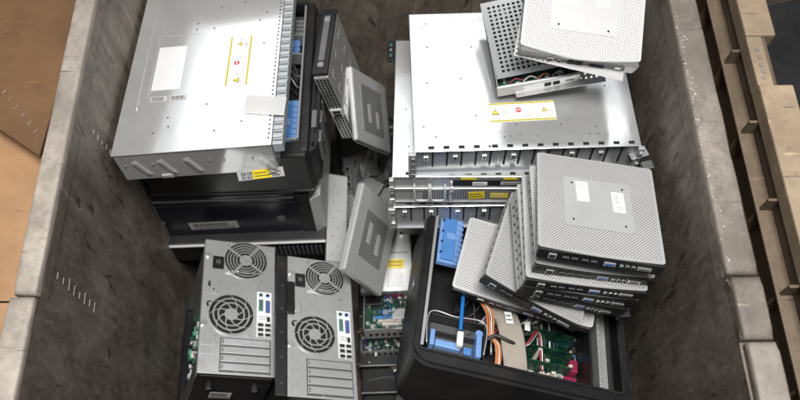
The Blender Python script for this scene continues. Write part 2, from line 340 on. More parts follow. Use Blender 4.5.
# printed matter -------------------------------------------------
def text_rows(b, x0, x1, y0, y1, z, rows, m, dens=.75, h=.5, rnd=None):
    rnd = rnd or random
    st = (y1 - y0) / rows
    for r in range(rows):
        y = y1 - (r + .5) * st; x = x0
        end = x1 - rnd.random() * .25 * (x1 - x0)
        while x < end:
            w = rnd.uniform(.05, .16) * (x1 - x0)
            b.box(x, min(x + w * dens, x1), y - st * h / 2, y + st * h / 2, z, z + .0003, m); x += w
def barcode(b, x0, x1, y0, y1, z, m):
    x = x0
    while x < x1 - .0006:
        w = random.choice((.0006, .0009, .0016)); b.box(x, min(x + w, x1), y0, y1, z, z + .0003, m); x += w + random.choice((.0008, .0012))
def on(M3, fn):
    def g(b):
        b.M = M3; fn(b)
    return g
def sticker(parent, x, y, z, w, h, rot=0, kind='bar', base=None, M=None, name='label', pale=False):
    """paper sticker lying in the xy plane of M at x,y,z"""
    T = (M or Matrix.Identity(4)) @ Matrix.Translation((x, y, z)) @ Matrix.Rotation(rot, 4, 'Z')
    def f(b):
        b.M = T
        b.box(-w / 2, w / 2, -h / 2, h / 2, 0, .0005, base or white)
        if kind == 'bar':
            barcode(b, -w * .42, w * .3, -h * .05, h * .35, .0005, ink); text_rows(b, -w * .42, w * .42, -h * .42, -h * .1, .0005, 2, ink)
        elif kind == 'text': text_rows(b, -w * .43, w * .43, -h * .43, h * .43, .0005, max(3, int(h / .006)), faded_ink if pale else inkgrey, h=.4 if not pale else .3)
        elif kind == 'soft': barcode(b, -w * .38, w * .05, -h * .1, h * .36, .0005, inkgrey); text_rows(b, w * .1, w * .42, -h * .1, h * .36, .0005, 3, faded_ink, h=.4); text_rows(b, -w * .38, w * .4, -h * .42, -h * .2, .0005, 2, inkgrey, h=.4)
        elif kind == 'soft2': text_rows(b, -w * .4, w * .4, h * .1, h * .42, .0005, 3, inkgrey, h=.4); b.box(-w * .3, w * .1, -h * .35, -h * .05, .0005, .0008, faded_ink)
        elif kind == 'few': text_rows(b, -w * .4, w * .4, -h * .35, h * .35, .0005, 2, ink, h=.35)
    return one(name, parent, f)
def warning_label(parent, x, y, z, w, h, rot):
    T = Matrix.Translation((x, y, z)) @ Matrix.Rotation(rot, 4, 'Z')
    def f(b):
        b.M = T
        b.box(-w / 2, w / 2, -h / 2, h / 2, 0, .0005, white)
        n = int(w / .0055)
        for s in (-1, 1):
            y0 = s * (h / 2 - .0028)
            b.box(-w / 2, w / 2, y0 - .0021, y0 + .0021, .0005, .0007, yellow)
            for i in range(n):
                xx = -w / 2 + (i + .5) * w / n
                b.poly([(xx - .002, y0 - .0021), (xx - .0002, y0 - .0021), (xx + .0018, y0 + .0021), (xx, y0 + .0021)], .0007, .0009, ink)
        for c in (-w / 6, w / 6): b.box(c - .0004, c + .0004, -h * .3, h * .3, .0005, .0008, inkgrey)
        for i, c in enumerate((-w / 3, 0, w / 3)):
            if i == 1:
                b.cyl((c - .008, .004, .0008), .0065, .0008, red, seg=20); b.box(c - .0125, c - .0035, .003, .0052, .0012, .0015, white)
            elif i == 0:
                b.poly([(c - .019, -.006), (c - .003, -.006), (c - .011, .009)], .0005, .001, ink)
                b.poly([(c - .0165, -.0045), (c - .0055, -.0045), (c - .011, .0062)], .001, .0013, yellow)
                b.box(c - .0115, c - .0105, -.001, .003, .0013, .0015, ink)
            else:
                b.poly([(c - .006, -.003), (c + .006, -.003), (c, .009)], .0005, .001, ink)
                b.poly([(c - .0042, -.002), (c + .0042, -.002), (c, .0063)], .001, .0013, yellow)
            text_rows(b, c + .0 if i < 2 else c + .004, c + w * .14, -.004, .004, .0005, 2, inkgrey, h=.45)
            text_rows(b, c - w * .13, c + w * .13, -h * .3, -.007, .0005, 2, inkgrey, h=.4)
    return one('warning_label', parent, f)
def screw(b, x, y, z, r=.003, m=None):
    b.cyl((x, y, z), r, .0014, m or steel_mid, seg=12); b.box(x - r * .7, x + r * .7, y - .0004, y + .0004, z + .0007, z + .0009, void)
def rivets(parent, pts, z, r=.0022, m=None, name='rivets'):
    def f(b):
        for x, y in pts: b.cyl((x, y, z), r, .0012, m or steel_dark, seg=10)
    return one(name, parent, f)

# ---------------------------------------------------------------- setting
FZ = -.30
one('floor', None, lambda b: b.box(-6, 6, -3, 8, FZ - .16, FZ - .06, floor_m))['kind'] = 'structure'

# ---------------------------------------------------------------- the big bin
X0, X1, Y0, Y1, RZ = -.597, .553, .06, 1.46, .80
bn = thing('storage_bin', 'large weathered grey-brown plastic bin filled with scrapped computers', 'bin', M=Matrix.Translation((-.02, .76, FZ)))
inv = Matrix.Translation((.02, -.76, -FZ))
def bpart(name, fn):
    b = MB(); b.M = inv; fn(b); return b.done(name, bn)
bpart('bottom', lambda b: b.box(X0 - .05, X1 + .06, Y0 - .05, Y1 + .05, FZ - .05, FZ, bin_m, .004))
def rough_wall(b, xs, ys, z0, z1, axis, d, seed):
    """inner skin with gentle dents"""
    rnd = random.Random(seed)
    t = bmesh.new(); nu, nv = 48, 40; g = []
    from mathutils import noise as mn
    for i in range(nu + 1):
        row = []
        for j in range(nv + 1):
            u = i / nu; w = j / nv; z = z0 + (z1 - z0) * w
            if axis == 'x': p = Vector((xs, ys[0] + (ys[1] - ys[0]) * u, z))
            else: p = Vector((xs[0] + (xs[1] - xs[0]) * u, ys, z))
            k = mn.noise(p * 9 + Vector((seed, 0, 0))) * .003 + mn.noise(p * 30) * .0012
            edge = min(1, w * 6, (1 - w) * 6)
            if axis == 'x': p.x += k * d * edge
            else: p.y += k * d * edge
            row.append(t.verts.new(p))
        g.append(row)
    for i in range(nu):
        for j in range(nv): t.faces.new((g[i][j], g[i + 1][j], g[i + 1][j + 1], g[i][j + 1]))
    b._add(t, bin_m, True)
def side_wall(xa, xb, skin, d, seed):
    def f(b):
        b.box(xa, xb, Y0 - .05, Y1 + .05, FZ - .001, RZ - .03, bin_m, .003); rough_wall(b, skin, (Y0, Y1), FZ, RZ - .02, 'x', d, seed)
    return f
left_skin = bpart('wall', side_wall(X0 - .042, X0 - .006, X0, 1, 3))
right_skin = bpart('wall', side_wall(X1 + .008, X1 + .056, X1, -1, 8))
bpart('wall', lambda b: (b.box(X0 - .006, X1 + .008, Y1 + .004, Y1 + .05, FZ, RZ - .03, bin_m), rough_wall(b, (X0, X1), Y1, FZ, RZ - .02, 'y', 1, 5)))
bpart('wall', lambda b: b.box(X0 - .006, X1 + .008, Y0 - .05, Y0, FZ, RZ - .03, bin_m))
def rimseg(b, xa, xb, ya, yb, z=RZ, dz=0, m=None):
    from mathutils import noise as mn
    b.box(xa, xb, ya, yb, RZ - .05, RZ - .016, bin_m, .002)
    t = bmesh.new(); n = max(6, int((yb - ya) / .008)); prof = []
    r = .004; w0 = [(xa, RZ - .0158), (xa, RZ - r), (xa + r * .3, RZ - r * .3), (xa + r, RZ)] + [(xa + r + (xb - xa - 2 * r) * k / 5, RZ) for k in range(1, 5)] + [(xb - r, RZ), (xb - r * .3, RZ - r * .3), (xb, RZ - r), (xb, RZ - .0158)]
    rows = []
    for i in range(n + 1):
        y = ya + (yb - ya) * i / n; e = min(1, i / 2, (n - i) / 2); row = []
        for k, (x, zz) in enumerate(w0):
            q = Vector((x, y, zz)); kk = mn.noise(q * 14) * .0013 + mn.noise(q * 70) * .0005
            edge = .8 if k in (1, 2, 3, 8, 9, 10) else .6
            sx = (1 if k > 5 else -1)
            row.append(t.verts.new((x + (sx * kk * edge if 0 < k < 11 else 0) * 1.0 - (0 if e > .9 else sx * .001), y, zz + dz + (kk * edge if 0 < k < 11 else 0) - (1 - e) * .003 * (0 < k < 11))))
        rows.append(row)
    for a, c in zip(rows, rows[1:]):
        for k in range(11): t.faces.new((a[k], a[k + 1], c[k + 1], c[k]))
    t.faces.new(rows[0]); t.faces.new(rows[-1][::-1])
    bmesh.ops.recalc_face_normals(t, faces=t.faces)
    b._add(t, m or rim_m, True)
def left_rim(b):
    rimseg(b, X0 - .038, X0 + .002, .432, 1.52); rimseg(b, X0 - .046, X0 - .002, .0, .428, dz=-.006)
def right_rim(b):
    rimseg(b, X1 - .002, X1 + .052, .452, 1.52, m=rim_dirty); rimseg(b, X1 + .006, X1 + .057, .342, .447, dz=-.004, m=rim_dirty); rimseg(b, X1 + .012, X1 + .062, .0, .337, dz=-.008, m=rim_m)
bpart('rim', left_rim); rim_r = bpart('rim', right_rim)
bpart('rim', lambda b: rimseg(b, X0 + .004, X1 - .004, Y1, Y1 + .05))
bpart('rim', lambda b: rimseg(b, X0 + .004, X1 - .004, Y0 - .05, Y0))
rnd4 = random.Random(4)
for (y0, z0, dy, dz, n, ln) in ((.487, .736, 0, -.037, 8, .022), (.80, .70, .002, -.034, 6, .014)):
    def scuffs(b, y0=y0, z0=z0, dy=dy, dz=dz, n=n, ln=ln):
        for i in range(n):
            y = y0 + dy * i + rnd4.uniform(-.002, .002); z = z0 + dz * i * .7
            l = ln * rnd4.uniform(.5, 1.1)
            T3 = Matrix.Translation((X0 + .0032, y, z)) @ Matrix.Rotation(.12 + rnd4.uniform(-.08, .08), 4, 'X')
            b.box(-.0006, .0006, -l / 2, l / 2, -.0010, .0010, scuff_m, 0, T3)
    merge(left_skin, bpart('scuff_row', scuffs))
def chips(b):
    rnd = random.Random(4)
    for i in range(110):
        y = rnd.uniform(.45, 1.2); w = rnd.uniform(.0005, .0016) * (1 if rnd.random() < .93 else 2)
        if rnd.random() < .35: y = rnd.uniform(.75, .95)
        x = X1 + abs(rnd.gauss(.002, .004))
        b.box(x - w, x + w, y - w * rnd.uniform(.7, 2), y + w, RZ - .0015, RZ + .0012, chip_m, 0, None)
merge(rim_r, bpart('chipped_lip', chips))
def wrinkles(b):    # drag grooves moulded/worn in the right wall
    rnd = random.Random(12)
    for i in range(26):
        y = rnd.uniform(.5, 1.0); z = rnd.uniform(.35, .7); l = rnd.uniform(.012, .04)
        T = Matrix.Translation((X1 - .003, y, z)) @ Matrix.Rotation(rnd.uniform(-.3, .2) + 1.2, 4, 'X')
        b.box(-.0006, .0006, -l / 2, l / 2, -.001, .001, floor_m, 0, T)
merge(right_skin, bpart('gouge_marks', wrinkles))

# cardboard boxes outside on the left
def carton(name, label, M, w, l, h, m, flap=0.0):
    t = thing(name, label, 'cardboard box', M=M)
    def f(b):
        th = .006
        b.box(-w / 2, w / 2, -l / 2, l / 2, 0, th, m)
        b.box(-w / 2, -w / 2 + th, -l / 2, l / 2, th, h, m); b.box(w / 2 - th, w / 2, -l / 2, l / 2, th, h, m)
        b.box(-w / 2 + th, w / 2 - th, -l / 2, -l / 2 + th, th, h, m); b.box(-w / 2 + th, w / 2 - th, l / 2 - th, l / 2, th, h, m)
    one('box_wall', t, f)
    def fl(b):
        b.box(-w / 2, w / 2, -l / 2, -.002, h + .001, h + .006, m); b.box(-w / 2, w / 2, .002, l / 2, h + .001, h + .006, m)
    one('flap', t, fl)
    return t
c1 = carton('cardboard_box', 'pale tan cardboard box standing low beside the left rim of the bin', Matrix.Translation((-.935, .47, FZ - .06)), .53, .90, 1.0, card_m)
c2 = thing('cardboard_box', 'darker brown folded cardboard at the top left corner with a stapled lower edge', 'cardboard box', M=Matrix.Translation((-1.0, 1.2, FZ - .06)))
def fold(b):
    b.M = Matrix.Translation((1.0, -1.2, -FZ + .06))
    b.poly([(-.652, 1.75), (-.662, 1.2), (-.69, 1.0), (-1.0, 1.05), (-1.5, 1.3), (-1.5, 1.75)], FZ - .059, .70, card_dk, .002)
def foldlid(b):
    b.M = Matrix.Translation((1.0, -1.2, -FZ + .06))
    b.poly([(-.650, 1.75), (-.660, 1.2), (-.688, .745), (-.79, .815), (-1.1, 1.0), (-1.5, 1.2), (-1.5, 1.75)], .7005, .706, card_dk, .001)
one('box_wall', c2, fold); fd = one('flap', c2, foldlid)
def staples(b):
    b.M = Matrix.Translation((1.0, -1.2, -FZ + .06))
    for i in range(8):
        u = i / 8; x = -.705 - .13 * u; y = .80 + .15 * u
        b.box(-.005, .005, -.001, .001, 0, .0012, rim_m, 0, T2(x, y, .7062, 1.0))
def T2(x, y, z, r): return Matrix.Translation((x, y, z)) @ Matrix.Rotation(r, 4, 'Z')
one('staples', fd, staples)

# tan ribbed crate on the right
cr = thing('ribbed_crate', 'tan ribbed plastic crate standing right of the bin', 'crate', M=Matrix.Translation((1.05, .8, FZ - .06)))
def crate_local(b, fn): b.M = Matrix.Translation((-1.05, -.8, -FZ + .06)); fn(b)
def crate_wall(b):
    b.M = Matrix.Translation((-1.05, -.8, -FZ + .06))
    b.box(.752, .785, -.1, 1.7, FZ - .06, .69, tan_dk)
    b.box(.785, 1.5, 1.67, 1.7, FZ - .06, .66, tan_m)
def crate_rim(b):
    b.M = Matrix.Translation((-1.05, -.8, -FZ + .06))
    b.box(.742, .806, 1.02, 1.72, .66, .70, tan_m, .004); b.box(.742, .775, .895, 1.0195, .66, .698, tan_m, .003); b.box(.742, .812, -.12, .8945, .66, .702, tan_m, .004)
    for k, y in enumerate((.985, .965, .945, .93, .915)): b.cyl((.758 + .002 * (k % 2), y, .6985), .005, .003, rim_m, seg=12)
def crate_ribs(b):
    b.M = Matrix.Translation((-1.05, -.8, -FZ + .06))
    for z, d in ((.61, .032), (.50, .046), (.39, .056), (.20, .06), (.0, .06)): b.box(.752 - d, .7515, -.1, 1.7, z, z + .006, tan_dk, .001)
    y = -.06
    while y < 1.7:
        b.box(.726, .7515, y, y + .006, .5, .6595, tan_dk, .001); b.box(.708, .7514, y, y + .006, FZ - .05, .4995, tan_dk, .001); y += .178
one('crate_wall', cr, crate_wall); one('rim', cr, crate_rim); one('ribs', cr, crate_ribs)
def darkload(b):
    b.box(-.3, .3, -.45, .7, 0, .66, floor_m, .01); b.box(-.18, .2, .0, .4, .661, .72, black, .01)
    b.box(-.28, .1, -.4, -.08, .661, .69, card_dk, .01)
props(one('scrap_heap', None, darkload), 'dark brown load inside the tan crate at the top right corner', 'scrap').matrix_world = Matrix.Translation((1.15, 1.0, FZ - .05)) @ Matrix.Rotation(.3, 4, 'Z')

# ---------------------------------------------------------------- parts shared by the electronics
def dims(k): return POSE[k]['dims']
def fan_grille(parent, cx, cy, z, r, style):
    def f(b):
        b.cyl((cx, cy, z + .0004), r * 1.03, .0008, void, seg=40)
        zz = z + .0008; zt = z + .0024
        if style == 'rings':
            rr = [r * k for k in (.30, .47, .61, .75, .89, 1.04)]; wd = r * .045
            for k, q in enumerate(rr):
                n = 40
                o = [(cx + (q) * math.cos(2 * PI * i / n), cy + q * math.sin(2 * PI * i / n)) for i in range(n)]
                w2 = wd if k else r * .28
                inn = [(cx + (q - w2) * math.cos(2 * PI * i / n), cy + (q - w2) * math.sin(2 * PI * i / n)) for i in range(n)]
                b.ring(o, inn, zz, zt, galv)
            for k in range(4):
                a = PI / 4 * (2 * k + 1) + .15; T = Matrix.Translation((cx, cy, 0)) @ Matrix.Rotation(a, 4, 'Z')
                b.box(r * .25, r * 1.0, -r * .045, r * .045, zz, zt - .0002, galv, 0, T)
        else:
            n = 40
            for q, w2 in ((r * .30, r * .29), (r * .60, r * .06), (r * .82, r * .06), (r * 1.05, r * .07)):
                o = [(cx + q * math.cos(2 * PI * i / n), cy + q * math.sin(2 * PI * i / n)) for i in range(n)]
                inn = [(cx + (q - w2) * math.cos(2 * PI * i / n), cy + (q - w2) * math.sin(2 * PI * i / n)) for i in range(n)]
                b.ring(o, inn, zz, zt, galv)
            for k in range(8):
                a0 = 2 * PI * k / 8; left = []; right = []
                for i in range(7):
                    u = i / 6; q = r * (.26 + .76 * u); a = a0 + .95 * u; w = r * .045
                    left.append((cx + q * math.cos(a) - w * math.sin(a - .5), cy + q * math.sin(a) + w * math.cos(a - .5)))
                    right.append((cx + q * math.cos(a) + w * math.sin(a - .5), cy + q * math.sin(a) - w * math.cos(a - .5)))
                for i in range(6):
                    b.poly([left[i], left[i + 1], right[i + 1], right[i]], zz, zt - .0003, galv)
    return one('fan_grille', parent, f)

def pcb_part(parent, x0, x1, y0, y1, z, seed, tall=1.0, n=40, name='circuit_board'):
    rnd = random.Random(seed)
    def f(b):
        b.box(x0, x1, y0, y1, z, z + .0016, pcb_m)
        for i in range(n):
            w = rnd.uniform(.003, .012); l = rnd.uniform(.003, .014); h = rnd.uniform(.001, .007) * tall
            x = rnd.uniform(x0, x1 - w); y = rnd.uniform(y0, y1 - l)
            m = rnd.choice((ink, ink, ink, steel_mid, grey_dk, cream, teal, steel, grey_lt, pcb_m))
            b.box(x, x + w, y, y + l, z + .0016, z + .0016 + h, m, .0003 if h > .003 else 0)
        for i in range(n // 3):
            x = rnd.uniform(x0 + .005, x1 - .005); y = rnd.uniform(y0 + .005, y1 - .005); h = rnd.uniform(.005, .012) * tall
            b.cyl((x, y, z + .0016 + h / 2), .003, h, rnd.choice((steel, ink, port_blue, black_steel)), seg=12)
        for i in range(max(1, n // 18)):
            x = rnd.uniform(x0, (x0 + x1) / 2); y = rnd.uniform(y0, y1 - .01); L = (x1 - x0) * .45
            b.box(x, x + L, y, y + .006, z + .0016, z + .012 * tall, rnd.choice((ink, cream, magenta, blue)))
    return one(name, parent, f)

# ---- thin client
def make_thin(kind, w, l, h, cover='grey'):
    """children are made under an empty whose base centre is the origin; port panel on -y"""
    def build(t):
        lid_m = {'grey': lid_perf, 'pale': lid_perf_w}[cover]
        edge = grey_lt if cover == 'pale' else grey_pl
        body_m = grey_pl
        def curved(inset, bow):     # outline with a gently bowed front edge
            pts = []
            hw, hl = w / 2 - inset, l / 2 - inset; r = .007
            base = rrect(2 * hw, 2 * hl, r, 4)
            n = len(base)
            out = []
            for i, (x, y) in enumerate(base):
                out.append((x, y))
                if i == n * 3 // 4 - 1:   # between bottom-left and bottom-right corners
                    for k in range(1, 8):
                        u = k / 8; xx = -hw + r + (2 * hw - 2 * r) * u; out.append((xx, -hl - bow * math.sin(PI * u)))
            return out
        bow = .012 if cover == 'pale' else .004
        one('body', t, lambda b: b.poly(curved(.003, bow), 0, h * .88, body_m, .0015))
        def lid(b):
            b.poly(curved(0, bow), h * .86, h - .0006, edge, .0014)
            b.poly(curved(.005, bow), h - .0008, h, lid_m)
        one('lid', t, lid)
        def mp(b):
            pw, pl = .132 * min(1, w / .23), .128 * min(1, l / .22)
            b.poly(rrect(pw, pl, .006, 4), h, h + .0014, edge, .0005)
        pl = one('mount_plate', t, mp)
        def sc(b):
            for sx in (-1, 1):
                for sy in (-1, 1): b.cyl((sx * .05, sy * .048, h + .0016), .0022, .001, void, seg=12)
        one('screws', pl, sc)
        def panel(b):
            yy = -l / 2 + .003 - bow * .6
            b.box(-w * .492, w * .492, yy - .006, yy + .004, h * .0, h * .90, grey_dk if cover == 'pale' else black, .001)
        pp = one('port_panel', t, panel)
        yy = -l / 2 - .003 - bow * .6
        zc = h * .42; s = h * .25
        def port(name, x, wd, hh, m, inner=None):
            def f(b):
                b.box(x - wd / 2, x + wd / 2, yy - .0022, yy, zc - hh / 2, zc + hh / 2, m, .0006)
                if inner: b.box(x - wd * .36, x + wd * .36, yy - .0026, yy - .0021, zc - hh * .28, zc + hh * .28, inner)
            one(name, pp, f)
        if cover == 'pale':
            for x in (-.012, .004): port('usb_port', x, .013, .012, void)
            port('network_port', -.055, .014, .013, grey_lt, void); port('audio_jack', -.036, .008, .008, steel_mid, void)
            port('vent_slot', .04, .03, .004, void); port('latch', .082, .012, .010, white)
        else:
            port('network_port', -.088, .015, .013, steel_mid, void)
            for k in range(4): port('usb_port', -.063 + k * .016 + (.004 if k > 1 else 0), .012, .006, steel_dark, void)
            port('video_port', .018, .022, .010, steel_mid, port_blue)
            for k in range(3): port('audio_jack', .040 + k * .011, .007, .007, steel, void if k else teal)
            port('monitor_port', .082, .026, .009, steel, grey_dk)
        for sx in (-1, 1):
            def slots(b, sx=sx):
                for k in range(9):
                    y = -l * .36 + k * l * .09
                    b.box(sx * (w / 2 - .003) - .0006, sx * (w / 2 - .003) + .0006, y - .005, y + .001, h * .3, h * .55, steel_dark)
            one('side_vent', t, slots)
    return build
def thin_client(pose, label, kind='grey', group='perforated grey thin clients', labels=(), name='thin_client'):
    w, l, h = dims(pose); t = thing(name, label, 'thin client', pose, group=group)
    make_thin(kind, w, l, h, kind)(t)
    for i, (x, y, ww, hh, rot) in enumerate(labels): sticker(t, x, y, h + .0016, ww, hh, rot, 'soft' if i else 'soft2')
    return t

# ---- tower chassis (rear panel up)
def tower(pose, label, open_side=False):
    w, l, h = dims(pose); t = thing('tower_computer', label, 'computer tower', pose, group='tower computers standing with rear panels up')
    U = lambda u: -w / 2 + u * w
    V = lambda v: l / 2 - v * l
    th = .003
    one('front_cover', t, lambda b: b.box(-w / 2, w / 2, -l / 2, l / 2, 0, .03, black, .008))
    one('side_cover', t, lambda b: b.box(w / 2 - th, w / 2, -l / 2 + .001, l / 2 - .001, .031, h - .002, black_steel, .001))
    def foot(b):
        b.box(-w / 2 + .0035, w / 2 - .0035, -l / 2, -l / 2 + th, .031, h - .004, black_steel)
        b.box(-w / 2 + .006, w / 2 - .006, -l / 2 - .003, -l / 2, h - .02, h - .006, black_steel, .001)
    sw = one('bottom_cover', t, foot)
    for x in (-w * .3, w * .3):
        def ft(b, x=x):
            b.cyl((x, -l / 2 - .004, h - .06), .011, .008, black, 'y', 24); b.cyl((x, -l / 2 - .0083, h - .06), .007, .0008, grey_dk, 'y', 20)
        one('foot', t, ft)
    one('top_cover', t, lambda b: b.box(-w / 2 + .0035, w / 2 - .0035, l / 2 - th, l / 2, .031, h - .004, steel_dark))
    if not open_side:
        def side(b):
            b.box(-w / 2, -w / 2 + th, -l / 2 + .001, l / 2 - .001, .031, h - .002, black_steel, .001)
            b.box(-w / 2 - .004, -w / 2, -l * .1, l * .14, h - .05, h - .02, black, .002)
            for k in range(4): b.cyl((-w / 2 - .001, -l * .35 + k * l * .22, h - .010), .003, .003, steel_mid, 'x', 12)
        one('side_cover', t, side)
        def fl(b):
            b.box(-w / 2 - .026, -w / 2 - .0002, -l / 2 + .002, l / 2, h - .012, h - .002, black_steel, .002)
            for k in range(6): screw(b, -w / 2 - .013, -l * .42 + k * l * .17, h - .001, .0025, steel_dark)
        one('side_flange', t, fl)
        one('handle', t, lambda b: (b.box(-w / 2 - .005, -w / 2 + .017, l * .05, l * .29, h + .0002, h + .007, black, .003), b.box(-w / 2 + .017, -w / 2 + .032, l * .07, l * .15, h + .0002, h + .005, galv, .002)))
    else:
        one('inner_tray', t, lambda b: (b.box(-w / 2 + .05, -w / 2 + .052, -l / 2 + th, l / 2 - th, .031, h - .006, steel_mid), b.box(-w / 2, -w / 2 + .045, l * .10, l / 2 - .01, h - .16, h - .02, steel_dark, .002)))
        rnd = random.Random(2)
        def brd(b):
            b.M = Matrix.Translation((-w / 2 + .012, 0, 0)) @ Matrix.Rotation(-PI / 2, 4, 'Y')
            b.box(.12, h - .03, -l * .40, l * .08, -.001, .001, pcb_m)
            for i in range(46):
                a = rnd.uniform(.12, h - .05); y = rnd.uniform(-l * .38, l * .05); s = rnd.uniform(.004, .013)
                b.box(a, a + s, y, y + s * 1.3, .001, .001 + rnd.uniform(.002, .01), rnd.choice((ink, steel_mid, cream, teal, grey_lt, pcb_m)))
        one('circuit_board', t, brd)
        def pf(b):
            b.box(-w / 2, -w / 2 + .002, -l / 2 + .001, l / 2 - .001, h - .022, h - .004, steel_mid)
            b.box(-w / 2, -w / 2 + .002, -l / 2 + .001, -l / 2 + .05, .05, h - .024, steel_dark)
            for i in range(12):
                for j in range(3): b.cyl((-w / 2 - .0004, -l / 2 + .01 + j * .013, .08 + i * .022), .0042, .001, void, 'x', 10)
        one('side_flange', t, pf)
    def rear(b):
        b.box(-w / 2 + .0005, w / 2 - .0005, -l / 2 + .0005, l / 2 - .0005, h - .003, h, galv, .001)
        # folded edges, stamped seams and slot frames
        b.box(U(.30), U(.86), V(.245), V(.238), h, h + .0012, steel, .0005)
        b.box(U(.06), U(.07), V(.97), V(.04), h, h + .001, steel_mid)
        b.box(U(.955), U(.985), V(.97), V(.02), h, h + .0012, galv, .0004)
        b.box(U(.75), U(.955), V(.385), V(.377), h, h + .001, steel, .0004)
        for sx, sy in ((.06, .06), (.93, .05), (.93, .35), (.95, .72), (.93, .96), (.05, .93), (.5, .985), (.64, .40), (.20, .74), (.64, .72)): screw(b, U(sx), V(sy), h + .0007, .0026)
        for sx, sy in ((.70, .80), (.12, .30), (.80, .30), (.32, .03)): b.cyl((U(sx), V(sy), h), .0016, .001, void, seg=8)
    one('rear_panel', t, rear)
    fan_grille(t, U(.575), V(.145), h, w * .30, 'rings'); fan_grille(t, U(.40), V(.575), h, w * .305, 'swirl')
    def sock(b):
        b.box(U(.115), U(.27), V(.235), V(.135), h, h + .003, black, .001); b.box(U(.145), U(.24), V(.21), V(.155), h + .003, h + .0035, void)
        for k in range(3): b.box(U(.165 + k * .022), U(.172 + k * .022), V(.195), V(.17), h + .0035, h + .005, steel)
    one('power_socket', t, sock)
    one('lock_plate', t, lambda b: (b.poly([(U(.03), V(.43)), (U(.21), V(.43)), (U(.21), V(.31)), (U(.12), V(.30)), (U(.03), V(.32))], h, h + .003, galv, .0008), b.box(U(.07), U(.10), V(.38), V(.34), h + .0029, h + .0034, void), b.cyl((U(.15), V(.40), h + .0032), .0022, .001, void, seg=10)))
    one('thumbscrew', t, lambda b: b.cyl((U(.04), V(.655), h + .003), .007, .006, steel, seg=16))
    one('lock_hole', t, lambda b: (b.cyl((U(.11), V(.51), h + .001), .0085, .002, void, seg=20), b.cyl((U(.11), V(.51), h + .0025), .004, .003, steel_mid, seg=14)))
    one('knockout', t, lambda b: [b.box(U(.02 + .065 * j), U(.075 + .065 * j), V(.87 - .06 * i), V(.825 - .06 * i), h - .0002, h + .0016, galv, .0004) for i in range(2) for j in range(3)] and b.box(U(.02), U(.205), V(.87), V(.765), h - .0005, h + .0005, steel_mid))
    one('thumbscrew', t, lambda b: b.cyl((U(.05), V(.135), h + .003), .006, .006, steel, seg=16))
    one('caution_strip', t, lambda b: text_rows(b, U(.30), U(.72), V(.275), V(.25), h + .0002, 1, faded_ink, h=.8))
    def slots(b):
        b.box(U(.27), U(.94), V(.985), V(.745), h, h + .0009, steel_dark)
        for k in range(4):
            v0 = .755 + k * .058
            b.box(U(.285), U(.925), V(v0 + .046), V(v0), h + .0009, h + .0048, galv, .0012)
            b.box(U(.30), U(.31), V(v0 + .040), V(v0 + .01), h + .0048, h + .0051, void)
    one('expansion_slots', t, slots)
    def blk(b): b.box(U(.745), U(.945), V(.725), V(.385), h + .001, h + .0016, white)
    pb = one('port_block', t, blk)
    def pt(name, fn): one(name, pb, fn)
    z = h + .0016
    for x, m in ((.795, teal), (.89, port_blue)): pt('mouse_port', lambda b, x=x, m=m: (b.cyl((U(x), V(.41), z + .001), .0052, .002, m, seg=16), b.cyl((U(x), V(.41), z + .0022), .003, .0004, void, seg=12)))
    pt('serial_port', lambda b: (b.box(U(.765), U(.83), V(.535), V(.445), z, z + .003, teal, .001), b.box(U(.78), U(.815), V(.525), V(.455), z + .003, z + .0034, grey_dk)))
    pt('display_port', lambda b: (b.box(U(.86), U(.925), V(.545), V(.45), z, z + .003, purple, .001), b.box(U(.875), U(.91), V(.53), V(.465), z + .003, z + .0034, port_blue)))
    pt('label_strip', lambda b: text_rows(b, U(.77), U(.92), V(.60), V(.565), z, 2, inkgrey))
    for i in range(3):
        for j in range(2):
            pt('usb_port', lambda b, i=i, j=j: (b.box(U(.755 + .098 * j), U(.84 + .098 * j), V(.652 + .036 * i - .0), V(.624 + .036 * i), z, z + .0028, steel_mid, .0005), b.box(U(.765 + .098 * j), U(.83 + .098 * j), V(.647 + .036 * i), V(.629 + .036 * i), z + .0028, z + .0031, void)))
    pt('network_port', lambda b: (b.box(U(.88), U(.925), V(.612), V(.575), z, z + .003, steel_dark, .0006), b.box(U(.885), U(.92), V(.607), V(.58), z + .003, z + .0034, void)))
    return t

# ---- plain dark desktop case lying flat
def desktop_case(label, M=None, pose=None, d=None, group='dark desktop computers', front_curve=True, edge=grey_pl, right=True, name='desktop_computer', gloss=None):
    gloss = gloss or (black_gloss if pose else filler_m)
    w, l, h = d or dims(pose); t = thing(name, label, 'desktop computer', pose, M, group)
    def body(b):
        b.box(-w / 2, w / 2 - .045, -l / 2, l / 2, 0, h, gloss, .006, None, 3)
        b.box(-w / 2 + .002, w / 2 - .05, -l / 2 - .0015, -l / 2 + .003, h * .80, h * .82, black_steel)
    one('case_body', t, body)
    def bez(b):
        pts = [(w / 2 - .046, -l / 2 - .003), (w / 2 - .012, -l / 2 - .003), (w / 2 + .004, -l / 2 + .02), (w / 2 + .012, 0), (w / 2 + .004, l / 2 - .02), (w / 2 - .012, l / 2 + .003), (w / 2 - .046, l / 2 + .003)]
        b.poly(pts, -.002, h + .002, black, .006)
    bz = one('bezel', t, bez)
    def vents(b):
        for k in range(7):
            y = -l / 2 + .04 + k * (l - .08) / 7
            b.box(w / 2 + .004, w / 2 + .0135, y, y + .03, h * .25, h * .8, grey_dk, .002)
    one('bezel_slots', bz, vents)
    one('round_mark', t, lambda b: b.cyl((w * .28, -l / 2 - .001, h * .45), .012, .002, grey_dk, 'y', 24))
    one('round_mark', t, lambda b: b.cyl((-w * .42, -l / 2 - .001, h * .45), .009, .002, grey_dk, 'y', 24))
    return t

